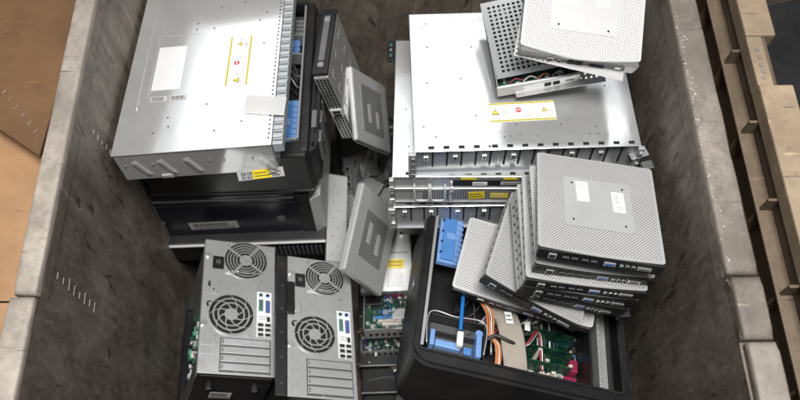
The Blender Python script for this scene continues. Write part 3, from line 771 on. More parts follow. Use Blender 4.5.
# ---------------------------------------------------------------- fillers that carry the pile
def T(x, y, z, r=0): return Matrix.Translation((x, y, z)) @ Matrix.Rotation(r, 4, 'Z')
desktop_case('black desktop case at the bottom of the left stack', T(-.40, 1.08, FZ + .001, .03), d=(.36, .44, .155))
desktop_case('black desktop case second from the bottom of the left stack', T(-.39, 1.07, FZ + .16, -.03), d=(.36, .44, .15))
desktop_case('black desktop case lying on the bin floor under the two towers', T(-.36, .42, FZ + .001, .0), d=(.36, .5, .11))
desktop_case('dark case on the bin floor beneath the leaning slim units', T(-.08, 1.22, FZ + .001, .1), d=(.2, .4, .18))
desktop_case('dark case lying under the circuit board trays in the middle gap', T(-.03, .62, FZ + .001, .0), d=(.14, .46, .09))
for k, z in enumerate((FZ + .001, FZ + .165, FZ + .33)):
    desktop_case(('lowest', 'middle', 'uppermost')[k] + ' of three dark cases under the big open tower case', T(.29, .55, z, .03 * (1 - k)), d=(.38, .38, .155))
for k, z in enumerate((FZ + .001, FZ + .16, FZ + .32)):
    desktop_case(('lowest', 'middle', 'uppermost')[k] + ' of three dark cases under the rack server stack', T(.28, 1.04, z, -.02), d=(.40, .38, .15))

# ---------------------------------------------------------------- left stack
w, l, h = dims('left_case3')
t = thing('desktop_computer', 'black case with a thin silver top edge at the bottom of the left stack', 'desktop computer', 'left_case3', group='dark desktop computers')
one('case_body', t, lambda b: (b.box(-w / 2, w / 2, -l / 2, l / 2, 0, h - .006, black, .006)))
one('top_cover', t, lambda b: b.box(-w / 2 - .004, w / 2 + .002, -l / 2 + .004, l / 2, h - .006, h, black_steel, .002))
one('front_strip', t, lambda b: b.box(-w / 2 - .004, w / 2 + .002, -l / 2 - .004, -l / 2 + .0035, h - .006, h - .001, grey_lt, .002))
one('vent_slots', t, lambda b: [b.box(w * .1 + k * .012, w * .1 + k * .012 + .005, -l / 2 - .001, -l / 2 + .001, h * .2, h * .7, grey_dk) for k in range(14)])

w, l, h = dims('left_case2')
t = desktop_case('glossy black desktop case with a paper sticker on its near side, in the left stack', pose='left_case2')
Mf = Matrix.Translation((0, -l / 2 - .0002, 0)) @ Matrix.Rotation(PI / 2, 4, 'X')
sticker(t, -.055, .078, .0, .125, .034, .02, 'bar', base=grey_lt, M=Mf)
one('grey_cap', t, lambda b: b.poly([(w / 2 - .012, -l / 2 - .0045), (w / 2 + .014, -l / 2 + .01), (w / 2 + .022, l * .1), (w / 2 + .014, l * .12), (w / 2 - .004, -l / 2 + .02)], h * .12, h * .88, grey_pl, .004))
one('seam', t, lambda b: b.box(-w / 2 + .004, w / 2 - .05, -l / 2 - .002, -l / 2 + .002, h * .9, h * .925, grey_dk))

w, l, h = dims('left_case1')
t = thing('open_desktop', 'open black desktop chassis with blue clips under the large silver server at left', 'desktop computer', 'left_case1')
def sh(b):
    b.box(-w / 2, w / 2, -l / 2, l / 2, 0, .01, black, .003)
    b.box(-w / 2, -w / 2 + .01, -l / 2, l / 2, .0105, h, black); b.box(w / 2 - .022, w / 2, -l / 2 + .015, l / 2, .0105, h, black_steel, .006, None, 3)
    b.box(-w / 2 + .0105, w / 2 - .004, -l / 2, -l / 2 + .045, .0105, h - .001, black, .006, None, 3); b.box(-w / 2 + .0105, w / 2 - .0225, l / 2 - .01, l / 2, .0105, h, black)
one('shell', t, sh)
one('rim', t, lambda b: (b.box(w / 2 - .027, w / 2 - .0225, -l / 2 + .05, l / 2 - .012, .10, h + .002, steel_mid, .001), b.box(w / 2 - .10, w / 2 - .0275, -l / 2 + .046, -l / 2 + .051, .10, h + .001, steel_mid)))
def bz(b):
    b.poly([(w / 2 + .001, -l / 2 + .02), (w / 2 + .016, -l / 2 + .035), (w / 2 + .022, 0), (w / 2 + .012, l / 2 - .03), (w / 2 + .001, l / 2)], .0, h - .006, black, .010)
bzl = one('front_bezel', t, bz)
def bzs(b):
    for k in range(6):
        y = -l / 2 + .07 + k * .058
        b.box(w / 2 + .014, w / 2 + .024, y, y + .035, .03, .11, grey_dk, .003)
    b.box(w / 2 + .004, w / 2 + .016, -.16, -.11, h - .0065, h - .004, grey_dk, .001)
one('bezel_slots', bzl, bzs)
def clip(x0, x1, y0, y1, z, seed):
    rnd = random.Random(seed)
    def f(b):
        b.box(x0, x1, y0, y1, z - .014, z, blue_lt, .002)
        b.box(x0 + (x1 - x0) * .15, x1 - (x1 - x0) * .3, y0 + .006, y1 - .006, z, z + .006, blue, .0015)
        n = int((y1 - y0) / .016)
        for i in range(n):
            y = y0 + .006 + i * .016
            b.box(x1 - (x1 - x0) * .28, x1 + .002, y, y + .009, z, z + .004, blue_lt, .001)
            if i % 2: b.box(x0 + .004, x0 + .010, y, y + .004, z + .006, z + .0065, void)
        b.cyl(((x0 + x1) / 2, y1 - .014, z + .004), .005, .008, blue_lt, seg=14)
        b.box(x0 + (x1 - x0) * .3, x0 + (x1 - x0) * .7, (y0 + y1) / 2 - .01, (y0 + y1) / 2 + .008, z + .006, z + .009, blue_lt, .001)
    return f
one('blue_clip', t, clip(.128, .174, -.215, -.075, h - .008, 1)); one('blue_clip', t, clip(.128, .166, .078, .125, h - .012, 2))
def cage(b):
    b.box(.085, .176, -.06, .06, h - .06, h - .045, black_steel, .002); b.box(.09, .176, .14, .225, h - .05, h - .03, steel_dark, .002)
    for k in range(5): b.box(.15, .174, .145 + k * .014, .151 + k * .014, h - .03, h - .026, steel_mid)
    b.box(.13, .175, .068, .072, h - .04, h - .004, steel_mid); b.box(.13, .175, .132, .136, h - .04, h - .004, steel_mid)
one('drive_cage', t, cage)
def wires(b):
    rnd = random.Random(5)
    for k in range(9):
        y = -.04 + rnd.uniform(0, .09); b.tube([(.12, y, h - .04), (.145, y + .01, h - .02 + rnd.uniform(-.01, .008)), (.165, y - .01, h - .03), (.175, y + .02, h - .045)], .0018, rnd.choice((ink, ink, grey_dk, steel_mid)))
one('wires', t, wires)

w, l, h = dims('left_server')
t = thing('rack_server', 'largest bright silver server chassis lying on the left stack beside the left wall', 'server', 'left_server', group='silver rack servers')
one('chassis', t, lambda b: (b.box(-w / 2 + .0005, w / 2, -l / 2, l / 2, 0, h - .0025, steel, .002)))
def cover(b):
    b.box(-w / 2 - .001, w / 2 + .002, -l / 2 - .002, l / 2, h - .0022, h, steel, .0008)
    b.tube([(-w * .40, -l * .30, h + .0006), (-w * .405, 0, h + .0006), (-w * .41, l * .30, h + .0006), (-w * .38, l * .318, h + .0006), (-w * .33, l * .32, h + .0006)], .0016, steel)
    b.box(-.115, -.112, -.14, .045, h, h + .0005, steel_mid); b.box(-.112, -.03, .045, .047, h, h + .0005, steel_mid)
one('top_cover', t, cover)
def holes(b):
    n = 46
    for k in range(n):
        y = -l / 2 + .015 + k * (l - .04) / n
        b.box(w / 2 - .0065, w / 2 - .0035, y, y + .0045, h, h + .0004, void)
one('hole_row', t, holes)
def fins(b):
    b.box(w / 2 + .0025, w / 2 + .023, -l / 2 + .004, l / 2, h - .03, h - .006, ribbed)
    n = 26
    for k in range(n):
        y = -l / 2 + .012 + k * (l - .03) / n
        b.box(w / 2 + .004, w / 2 + .022, y, y + .004, h - .006, h - .0052, grey_dk)
        b.box(w / 2 + .0025, w / 2 + .0235, y + .008, y + .016, h - .006, h - .002, ribbed, .001)
one('front_fins', t, fins)
rivets(t, [(-.06, -.2), (-.055, -.225), (-.085, -.24), (.02, -.17), (.105, -.19), (.01, .06), (-.03, .06), (.06, -.03), (.115, .075), (-.03, .08), (.1, -.225), (.045, -.245), (.13, .0), (.13, .1), (.02, .13), (.075, .14)], h, .0022)
warning_label(t, .078, -.048, h + .0004, .148, .050, PI / 2 + .0)
sticker(t, -.077, -.055, h + .0002, .064, .13, 0, 'text', base=surf('faded_paper', (.80, .80, .80), .3, .3, .1, None, 20, 0, 0), pale=True)
for x in (-.088, -.045): sticker(t, x, -.146, h + .0002, .036, .014, 0, 'bar', base=grey_lt)
sticker(t, .09, .0, h + .0002, .01, .01, 0, 'few')
for x in (-.118, -.064, -.008):
    def emb(b, x=x):
        Tm = Matrix.Translation((x, -l / 2 - .0008, h * .42)) @ Matrix.Rotation(-.42, 4, 'Y')
        b.box(-.007, .007, -.0016, .0008, -.026, .026, steel_mid, .0015, Tm); b.box(-.0045, .0045, -.0026, .0, -.022, .022, steel_dark, .001, Tm); b.box(-.0035, .0045, -.0028, .0, -.020, .022, steel, .001, Tm)
    one('pressed_slot', t, emb)
one('mounting_tab', t, lambda b: b.box(-.085, -.06, -l / 2 - .003, -l / 2, .002, .012, steel_mid, .001))
rb2 = MB()
for x in (-.15, -.09, .03, .06, .12): rb2.cyl((x, -l / 2 - .001, h * .55), .002, .002, steel_dark, 'y', 10)
rb2.done('rivets', t)
Mf = Matrix.Translation((0, -l / 2 - .002, 0)) @ Matrix.Rotation(PI / 2 - .5, 4, 'X')
sticker(t, .125, -.004, .001, .10, .022, .05, 'bar', base=grey_lt, M=Mf)
sticker(t, .128, -.004, .0018, .040, .020, .05, 'few', base=yellow, M=Mf)
def crumple(b):
    rnd = random.Random(9)
    for k in range(5):
        x = .14 + rnd.random() * .04; T4 = Matrix.Translation((x, -l / 2 - .004 - rnd.random() * .006, rnd.uniform(.0, .05))) @ Matrix.Rotation(rnd.uniform(-1, 1), 4, 'Y') @ Matrix.Rotation(rnd.uniform(-.7, .7), 4, 'X')
        b.box(-.012, .012, -.0006, .0006, -.004, .004, rnd.choice((steel, steel_mid, grey_lt)), 0, T4)
one('torn_clips', t, crumple)
# loose sheet of paper
P0 = POSE['left_server']; Ms = Matrix.Translation(P0['loc']) @ Matrix(P0['rot']).to_4x4()
def paper(b):
    t2 = bmesh.new(); nx, ny = 12, 8; g = []
    for i in range(nx + 1):
        g.append([t2.verts.new(((i / nx - .5) * .088, (j / ny - .5) * .05 - .012 * (i / nx), .0012 + .0003 * math.sin(i * .5 + j * .3) ** 2 + (.0012 * (i / nx) ** 3))) for j in range(ny + 1)])
    for i in range(nx):
        for j in range(ny): t2.faces.new((g[i][j], g[i + 1][j], g[i + 1][j + 1], g[i][j + 1]))
    bmesh.ops.solidify(t2, geom=t2.faces[:], thickness=.0003); bmesh.ops.recalc_face_normals(t2, faces=t2.faces)
    b._add(t2, white, False)
pp = props(one('sheet_of_paper', None, paper), 'loose blank white sheet lying on the right edge of the left silver server', 'paper')
pp.matrix_world = Ms @ Matrix.Translation((.148, -.182, h + .002)) @ Matrix.Rotation(-.05, 4, 'Z')

# ---------------------------------------------------------------- centre: leaning units
w, l, h = dims('slim_unit')
t = thing('slim_computer', 'slim silver computer leaning on edge with black bezel and punched vents', 'small computer', 'slim_unit')
one('case_body', t, lambda b: b.box(-w / 2, w / 2, -l / 2, l / 2, 0, h, steel, .002))
one('bezel', t, lambda b: (b.box(-w / 2 - .012, -w / 2 - .0002, -l / 2 + .002, l / 2 + .002, -.002, h + .001, black, .003), b.box(-w / 2 - .013, -w / 2 - .011, -l * .3, l * .4, h * .3, h * .7, grey_dk)))
def logo(b):
    for y in (l * .34, -l * .36):
        b.cyl((-w / 2 - .0125, y, h * .5), .007, .002, grey_lt, 'x', 20); b.cyl((-w / 2 - .0137, y, h * .5), .0055, .0006, ink, 'x', 20)
        for k, dy in enumerate((-.0018, .0018)): b.box(-w / 2 - .0145, -w / 2 - .0138, y + dy - .0005, y + dy + .0005, h * .5 - .003, h * .5 + .003, white)
one('badge', t, logo)
for i in range(4):
    for j in range(3):
        x = -w * .36 + i * w * .22; y = -l * .32 + j * l * .3
        one('pressed_dome', t, lambda b, x=x, y=y: (b.cyl((x, y, h + .0006), .014, .0016, steel, seg=24, r2=.010)))
one('holes', t, lambda b: [b.cyl((-w * .45, -l * .42 + k * l * .165, h), .0022, .001, void, seg=8) for k in range(6)])
def vent(b):
    b.box(-w / 2 + .002, w / 2 - .002, -l / 2 - .0012, -l / 2, .001, h - .001, steel)
    for i in range(26):
        if 12 <= i <= 14: continue
        for j in range(4): b.box(-w / 2 + .008 + i * .0094, -w / 2 + .0145 + i * .0094, -l / 2 - .0018, -l / 2 - .0011, .004 + j * .0082, .0098 + j * .0082, void)
    b.box(-w / 2 + .12, -w / 2 + .148, -l / 2 - .006, -l / 2, .002, h - .002, grey_lt, .002)
    for k in range(2): b.box(-w / 2 + .124 + k * .012, -w / 2 + .133 + k * .012, -l / 2 - .0066, -l / 2 - .0058, .01, .028, void)
one('vent_panel', t, vent)

w, l, h = dims('plate_unit')
t = thing('thin_client', 'dark grey thin client with recessed plate leaning against the slim silver computer', 'thin client', 'plate_unit', group='smooth grey thin clients')
one('case_body', t, lambda b: b.box(-w / 2, w / 2, -l / 2, l / 2, 0, h, grey_pl, .005, None, 3))
def rec(b):
    b.poly(rrect(.125, .125, .006), h, h + .0012, plate_m, .0004)
pl = one('mount_plate', t, rec); sticker(pl, -.02, -.01, h + .0012, .016, .05, 0, 'text', base=grey_lt, pale=False); sticker(pl, .03, -.02, h + .0012, .014, .045, 0, 'text', base=grey_lt, pale=False)
one('screws', t, lambda b: [screw(b, sx * w * .44, sy * l * .42, h + .0006, .0028) for sx in (-1, 1) for sy in (-1, 1)])
one('front_edge', t, lambda b: b.box(-w / 2 + .004, w / 2 - .004, -l / 2 - .003, -l / 2, .004, h - .006, black))

w, l, h = dims('edge_unit')
t = thing('thin_client', 'thin client standing on edge with dark port side and dented shiny silver cover', 'thin client', 'edge_unit', group='smooth grey thin clients')
one('case_body', t, lambda b: b.box(-w / 2, w / 2, -l / 2, l / 2, 0, h - .004, grey_dk, .003))
def dent(b):
    t2 = bmesh.new(); n = 16; g = []; rnd = random.Random(2)
    from mathutils import noise as mn
    for i in range(n + 1):
        g.append([t2.verts.new(((i / n - .5) * w, (j / n - .5) * l, h - .003 + .010 * mn.noise(Vector((i * .35, j * .3, 2))))) for j in range(n + 1)])
    for i in range(n):
        for j in range(n): t2.faces.new((g[i][j], g[i + 1][j], g[i + 1][j + 1], g[i][j + 1]))
    bmesh.ops.solidify(t2, geom=t2.faces[:], thickness=.0015)
    b._add(t2, grey_lt, False)
one('dented_cover', t, dent)
def prt(b):
    xx = -w / 2
    b.box(xx - .002, xx, -l * .46, l * .46, .004, h - .008, grey_dk)
    for k, y in enumerate((.07, .045, .025)): b.box(xx - .004, xx - .002, y - .008, y + .008, .012, .028, steel_mid, .001); b.box(xx - .0045, xx - .0038, y - .006, y + .006, .014, .026, void)
    b.box(xx - .004, xx - .002, -.045, -.02, .014, .028, steel_mid, .001); b.box(xx - .0045, xx - .0038, -.042, -.023, .016, .026, port_blue)
    b.cyl((xx - .003, .0, .02), .006, .004, steel, 'x', 16); b.cyl((xx - .003, -.07, .02), .006, .004, teal, 'x', 16)
one('port_panel', t, prt)
def plasticf(b):
    rnd = random.Random(8)
    for k in range(12):
        x = rnd.uniform(-w * .35, w * .4); y = rnd.uniform(-l * .3, l * .5)
        T4 = Matrix.Translation((x, y, h + .006)) @ Matrix.Rotation(rnd.uniform(0, 6), 4, 'Z') @ Matrix.Rotation(rnd.uniform(-.3, .3), 4, 'X')
        b.box(-.03, .03, -.011, .011, -.0015, .0015, rnd.choice((grey_lt, steel_mid, grey_pl)), .001, T4)
one('loose_brackets', t, plasticf)

w, l, h = dims('plank')
t = thing('metal_strip', 'long grey painted metal strip standing between the left stack and the leaning panel', 'panel', 'plank')
one('strip', t, lambda b: (b.box(-w / 2, w / 2, -l / 2, l / 2, 0, h, grey_pl, .002)))
one('holes', t, lambda b: [b.cyl((-w * .2 + .014 * (k % 2), -l * .42 + k * l * .1, h), .0016, .001, void, seg=8) for k in range(9)])

w, l, h = dims('lean_panel')
t = thing('thin_client', 'flat grey thin client with a dark plate tilted above the right tower', 'thin client', 'lean_panel', group='smooth grey thin clients')
one('case_body', t, lambda b: (b.box(-w / 2, w / 2, -l / 2, l / 2, 0, h, grey_pl, .005, None, 3)))
pl = one('mount_plate', t, lambda b: b.poly(rrect(.105, .125, .005), h, h + .0012, plate_m, .0004))
sticker(pl, -.022, .008, h + .0012, .016, .055, 0, 'text', base=grey_lt, pale=False); sticker(pl, .022, -.006, h + .0012, .016, .055, 0, 'text', base=grey_lt, pale=False)
one('screws', t, lambda b: [screw(b, sx * w * .43, sy * l * .42, h + .0006, .0025) for sx in (-1, 1) for sy in (-1, 1)])

w, l, h = dims('optical')
t = thing('optical_drive', 'silver optical drive with yellow and white label in the middle gap', 'disc drive', 'optical')
one('drive_case', t, lambda b: (b.box(-w / 2, w / 2, -l / 2, l / 2, 0, h, steel_mid, .0015), b.box(-w / 2 + .008, w / 2 - .008, l * .1, l * .12, h, h + .0008, steel_dark)))
sticker(t, .024, -.04, h + .0002, .05, .085, 0, 'text'); sticker(t, .026, -.012, h + .0009, .046, .026, 0, 'few', base=yellow)
one('screws', t, lambda b: [screw(b, sx * w * .44, sy * l * .4, h + .0006, .0025) for sx in (-1, 1) for sy in (-1, 1)])

for pose, lab, sd in (('pcb1', 'open metal tray with a green circuit board below the optical drive', 11), ('pcb2', 'lower open metal tray with dark circuit board near the bottom edge', 12)):
    w, l, h = dims(pose)
    t = thing('open_tray', lab, 'circuit board tray', pose, group='open circuit board trays')
    one('tray', t, lambda b: (b.box(-w / 2, w / 2, -l / 2, l / 2, 0, .002, steel_mid), b.box(-w / 2, -w / 2 + .002, -l / 2, l / 2, .0021, h, steel_mid), b.box(w / 2 - .002, w / 2, -l / 2, l / 2, .0021, h, steel_mid), b.box(-w / 2 + .0021, w / 2 - .0021, -l / 2, -l / 2 + .002, .0021, h * .9, steel), [b.box(-w * .4 + k * .016, -w * .4 + k * .016 + .009, -l / 2 - .0008, -l / 2, .012, .026, void) for k in range(7)]))
    pcb_part(t, -w / 2 + .004, w / 2 - .004, -l / 2 + .004, l / 2 - .002, .022 if pose == 'pcb2' else .040, sd, 1.0, 110)
    def bits(b, w=w, l=l, h=h, p=pose):
        if p == 'pcb1':
            b.cyl((-w * .02, -l * .12, .048), .010, .012, port_blue, seg=18); b.cyl((-w * .02, -l * .12, .0545), .007, .001, steel, seg=18)
            b.box(w * .12, w * .46, -l * .3, -l * .05, .042, .058, grey_lt, .002); b.box(-w * .48, -w * .12, l * .08, l * .40, .042, .056, black, .002)
            b.box(w * .05, w * .2, l * .2, l * .4, .028, .038, steel_dark, .001)
        else: b.box(-w * .3, w * .1, 0, l * .3, .014, .028, black, .002)
    one('components', t, bits)
    tb = random.Random(sd)
    one('wires', t, lambda b: [b.tube([(tb.uniform(-w * .4, w * .4), l * .4, h), (tb.uniform(-w * .4, w * .4), 0, h + .012), (tb.uniform(-w * .4, w * .4), -l * .4, h * .8)], .0011, tb.choice((ink, blue_cable, ink))) for k in range(2)])
for z, y, x, lab in ((-.155, .665, -.035, 'upper slim black case with silver seam at the bottom of the middle gap'), (-.200, .60, -.028, 'lower slim black case with silver seam at the bottom of the middle gap')):
    t = thing('desktop_computer', lab, 'desktop computer', M=T(x, y, z, .02), group='dark desktop computers')
    one('case_body', t, lambda b: (b.box(-.075, .075, -.13, .16, 0, .036, filler_m, .003)))
    one('top_seam', t, lambda b: (b.box(-.076, .076, -.132, -.1300, .033, .0375, grey_lt, .0005), b.tube([(-.07, -.1, .038), (0, -.09, .042), (.06, -.11, .038)], .001, steel_dark)))

# ---------------------------------------------------------------- towers
tA = tower('towerA', 'left tower computer with rear panel up and its left side open', True)
tB = tower('towerB', 'right tower computer with rear panel up, beside the middle gap', False)
w, l, h = dims('towerA')
Mf = Matrix.Translation((0, -l / 2 - .0042, 0)) @ Matrix.Rotation(PI / 2, 4, 'X')
sticker(tA, -.02, h - .10, .001, .05, .03, 0, 'bar', base=grey_lt, M=Mf)

# ---------------------------------------------------------------- right server stack
def rack(pose, label, detail):
    w, l, h = dims(pose); t = thing('rack_server', label, 'server', pose, group='silver rack servers')
    one('chassis', t, lambda b: (b.box(-w / 2, w / 2, -l / 2 + .05, l / 2, 0, h - .0025, steel_mid), b.box(-w / 2, w / 2, -l / 2 + .001, -l / 2 + .0499, 0, .003, bay_m), b.box(-w / 2, -w / 2 + .003, -l / 2 + .001, -l / 2 + .0499, .0031, h - .0026, steel), b.box(w / 2 - .003, w / 2, -l / 2 + .001, -l / 2 + .0499, .0031, h - .0026, steel)))
    def cv(b):
        b.box(-w / 2 - .001, w / 2 + .001, -l / 2, l / 2, h - .0022, h, steel, .0008)
        b.tube([(-w * .43, l * .42, h + .0004), (-w * .2, l * .445, h + .0004), (w * .05, l * .45, h + .0004)], .0012, steel)
    one('top_cover', t, cv)
    one('hole_row', t, lambda b: [b.box(x, x + .012, -l / 2 + .006, -l / 2 + .013, h, h + .0005, void, 0) for x in [-w * .44 + k * .0315 + (.006 if k > 3 else 0) for k in range(14)]] + [b.box(-w * .44 + .0315 * 4.1 + d, -w * .44 + .0315 * 4.1 + d + .004, -l / 2 + .007, -l / 2 + .0115, h, h + .0005, void) for d in (-.004, )])
    rnd = random.Random(sum(map(ord, pose)))
    rivets(t, [(rnd.uniform(-w * .45, w * .45), -l / 2 + .035 + rnd.uniform(-.004, .004)) for k in range(7)] + [(-w * .44 + i * w * .2 + rnd.uniform(-.02, .02), -l * .32 + j * l * .27 + rnd.uniform(-.02, .02)) for i in range(5) for j in range(3)], h, .0019)
    if detail == 'bays':
        def bays(b):
            b.box(-w / 2 + .0035, w / 2 - .0035, -l / 2 + .008, -l / 2 + .012, .0035, h - .003, bay_m)
            for k in range(14):
                x = -w / 2 + .036 + k * .0305
                b.box(x, x + .0035, -l / 2 + .0058, -l / 2 + .0078, h * .30, h * .92, void)
            for k in range(0, 14, 2):
                x = -w / 2 + .018 + k * .0305 * 1.0
                b.box(x, x + .011, -l / 2 - .001, -l / 2 + .0078, h * .62, h * .80, steel, .0015); b.cyl((x + .0055, -l / 2 - .0015, h * .71), .0022, .002, void, 'y', 10)
        one('drive_bays', t, bays)
        for s in (-1, 1):
            def ears(b, s=s):
                x = s * (w / 2 + .004)
                b.box(x - .004 - (.004 if s > 0 else .006), x + .006, -l / 2 - .004, -l / 2 + .004, .004, h - .006, steel_mid, .001)
                for k in range(4): b.box(x - .004, x + .004, -l / 2 - .008, -l / 2 - .004, .012 + k * .02, .02 + k * .02, rnd.choice((steel, grey_dk, steel_dark)), .001)
            one('mounting_ear', t, ears)
        one('wire', t, lambda b: b.tube([(-w * .10, -l / 2 + .02, h * .9), (-w * .115, -l / 2 + .008, h * .5), (-w * .13, -l / 2 + .014, h * .3), (-w * .12, -l / 2 + .02, h * .2)], .0012, steel))
    else:
        def face(b):
            b.box(-w / 2 + .0035, w / 2 - .0035, -l / 2 + .004, -l / 2 + .008, .0035, h - .003, steel_mid)
            b.box(-w * .36, w * .44, -l / 2 + .002, -l / 2 + .0038, h * .12, h * .44, grey_dk, .001)
            b.box(-w * .22, w * .45, -l / 2 + .002, -l / 2 + .0038, h * .62, h * .86, black, .001)
            b.box(-w / 2, w / 2, -l / 2 + .0005, -l / 2 + .0035, h * .48, h * .56, steel, .001)
            for k in range(60):
                x = -w * .35 + k * .0058
                b.box(x, x + .002, -l / 2 + .0012, -l / 2 + .0019, h * .15, h * .42, steel_mid)
        one('front_panel', t, face)
        def lever(b, x):
            b.tube([(x, -l / 2 - .001, h * .75), (x, -l / 2 - .012, h * .72), (x + .002, -l / 2 - .014, h * .35), (x + .006, -l / 2 - .012, h * .28), (x + .028, -l / 2 - .012, h * .28), (x + .032, -l / 2 - .014, h * .35), (x + .032, -l / 2 - .012, h * .72), (x + .032, -l / 2 - .001, h * .75)], .0024, grey_lt, sub=5)
        for x in (-w * .40, -w * .325): one('latch_handle', t, lambda b, x=x: lever(b, x))
        one('lever', t, lambda b: (b.box(-w * .235, -w * .222, -l / 2 - .008, -l / 2 - .001, h * .1, h * .9, grey_lt, .002), b.box(-w * .238, -w * .216, -l / 2 - .012, -l / 2 - .006, h * .55, h * .75, grey_lt, .003)))
        Mf = Matrix.Translation((0, -l / 2 + .0008, 0)) @ Matrix.Rotation(PI / 2, 4, 'X')
        if detail == 'yellow':
            sticker(t, -.045, h * .74, 0, .032, .012, 0, 'few', M=Mf)
            sticker(t, -.07, h * .92, 0, .035, .006, 0, 'none', base=yellow, M=Mf); sticker(t, .02, h * .92, 0, .03, .006, .0, 'none', base=yellow, M=Mf)
            sticker(t, -.05, h * .30, 0, .036, .026, .1, 'few', base=yellow, M=Mf); sticker(t, .0, h * .28, 0, .04, .018, -.03, 'text', base=yellow, M=Mf); sticker(t, .055, h * .32, 0, .045, .018, .04, 'few', base=yellow, M=Mf)
            sticker(t, .035, h * .76, 0, .07, .011, 0, 'few', base=grey_lt, M=Mf)
        one('mounting_ear', t, lambda b: [b.box(-w / 2 - .008, -w / 2 + .002, -l / 2 - .006, -l / 2 + .004, h * (.05 + .24 * k), h * (.22 + .24 * k), rnd.choice((steel, grey_dk, steel_mid)), .001) for k in range(4)])
    return t
s1 = rack('srv1', 'topmost bright silver rack server on the right stack with a yellow-edged warning label', 'bays')
w, l, h = dims('srv1'); warning_label(s1, -.002, -.094, h + .0004, .14, .05, .03)
rack('srv2', 'second rack server down the right stack with latch handles and yellow stickers', 'yellow')
rack('srv3', 'third rack server down the right stack with slotted drive bays', 'bays')
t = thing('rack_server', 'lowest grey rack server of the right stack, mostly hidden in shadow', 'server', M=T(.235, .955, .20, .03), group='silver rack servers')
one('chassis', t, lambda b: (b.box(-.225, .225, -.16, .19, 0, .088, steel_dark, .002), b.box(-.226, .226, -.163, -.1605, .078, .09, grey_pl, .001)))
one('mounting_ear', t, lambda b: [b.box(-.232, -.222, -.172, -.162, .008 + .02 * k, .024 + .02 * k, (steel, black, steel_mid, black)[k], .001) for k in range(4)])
w, l, h = dims('srv2')
P2 = POSE['srv2']; M2 = Matrix.Translation(P2['loc']) @ Matrix(P2['rot']).to_4x4()
gb = thing('side_bracket', 'small teal circuit bracket at the far left edge of the right server stack', 'bracket', M=M2 @ Matrix.Translation((-w / 2 - .012, l * .44, h - .02)))
one('bracket', gb, lambda b: (b.box(-.010, .008, -.03, .04, 0, .006, black, .001), b.box(-.006, .002, .018, .028, .006, .009, teal_dk, .001), b.box(-.006, .002, -.018, -.008, .006, .009, teal_dk, .001), b.cyl((-.002, .005, .008), .003, .004, steel, seg=12)))

# ---------------------------------------------------------------- thin clients on the right server
def open_sheet(w, l, th, hole, pitch, region, m):
    """real punched plate: square cells each with an octagonal hole inside region(u,v)"""
    def f(b):
        t2 = bmesh.new(); nx = max(1, int(w / pitch)); ny = max(1, int(l / pitch)); dx = w / nx; dy = l / ny
        vc = {}
        def V(x, y):
            k = (round(x, 6), round(y, 6))
            if k not in vc: vc[k] = t2.verts.new((x, y, 0))
            return vc[k]
        for i in range(nx):
            for j in range(ny):
                x0 = -w / 2 + i * dx; y0 = -l / 2 + j * dy; cx = x0 + dx / 2; cy = y0 + dy / 2
                c = [V(x0, y0), V(x0 + dx, y0), V(x0 + dx, y0 + dy), V(x0, y0 + dy)]
                if not region((i + .5) / nx, (j + .5) / ny): t2.faces.new(c); continue
                r = hole; ring = [t2.verts.new((cx + r * math.cos(a), cy + r * math.sin(a), 0)) for a in [PI / 4 * k - 3 * PI / 4 for k in range(8)]]
                # ring[0]=SW, 1=S, 2=SE, 3=E, 4=NE, 5=N, 6=NW, 7=W
                t2.faces.new((c[0], c[1], ring[2], ring[1], ring[0])); t2.faces.new((c[1], c[2], ring[4], ring[3], ring[2]))
                t2.faces.new((c[2], c[3], ring[6], ring[5], ring[4])); t2.faces.new((c[3], c[0], ring[0], ring[7], ring[6]))
        r = bmesh.ops.extrude_face_region(t2, geom=t2.faces[:])
        for g in r['geom']:
            if isinstance(g, bmesh.types.BMVert): g.co.z += th
        bmesh.ops.recalc_face_normals(t2, faces=t2.faces)
        b._add(t2, m)
    return f
w, l, h = dims('topplate2')
t = props(one('punched_plate', None, open_sheet(w, l, .0018, .0031, .0105, lambda u, v: .08 < u < .92 and .04 < v < .3, steel)), 'punched silver plate lying lowest in the top right pile, on the server', 'metal plate')
p = POSE['topplate2']; t.matrix_world = Matrix.Translation(p['loc']) @ Matrix(p['rot']).to_4x4()

w, l, h = dims('top2')
t = thing('thin_client', 'opened silver thin client with round punched holes and exposed board on the right server', 'thin client', 'top2')
def tr(b):
    b.box(-w / 2, w / 2, -l / 2, l / 2, 0, .002, steel_mid)
    b.box(-w / 2, -w / 2 + .002, -l / 2, l / 2, .002, h - .003, steel); b.box(w / 2 - .002, w / 2, -l / 2, l / 2, .002, h - .003, steel_mid)
    b.box(-w / 2 + .0021, w / 2 - .0021, l / 2 - .002, l / 2, .002, h - .003, steel_mid)
one('tray', t, tr)
def fr(b):
    b.box(-w / 2 - .001, w / 2 + .001, -l / 2 - .006, -l / 2 - .0002, 0, h - .002, grey_pl, .002)
fp = one('port_panel', t, fr)
def fpp(b):
    for x in (.012, .030): b.box(x, x + .014, -l / 2 - .0068, -l / 2 - .006, h * .3, h * .62, void)
    b.box(-.06, -.03, -l / 2 - .0068, -l / 2 - .006, h * .3, h * .6, grey_lt); b.box(.055, .075, -l / 2 - .0068, -l / 2 - .006, h * .4, h * .55, grey_dk)
one('ports', fp, fpp)
def sidev(b):
    for k in range(12):
        for j in range(2): b.box(-w / 2 - .0008, -w / 2, -l * .44 + k * .0155, -l * .44 + k * .0155 + .009, .008 + j * .014, .016 + j * .014, void)
one('side_vents', t, sidev)
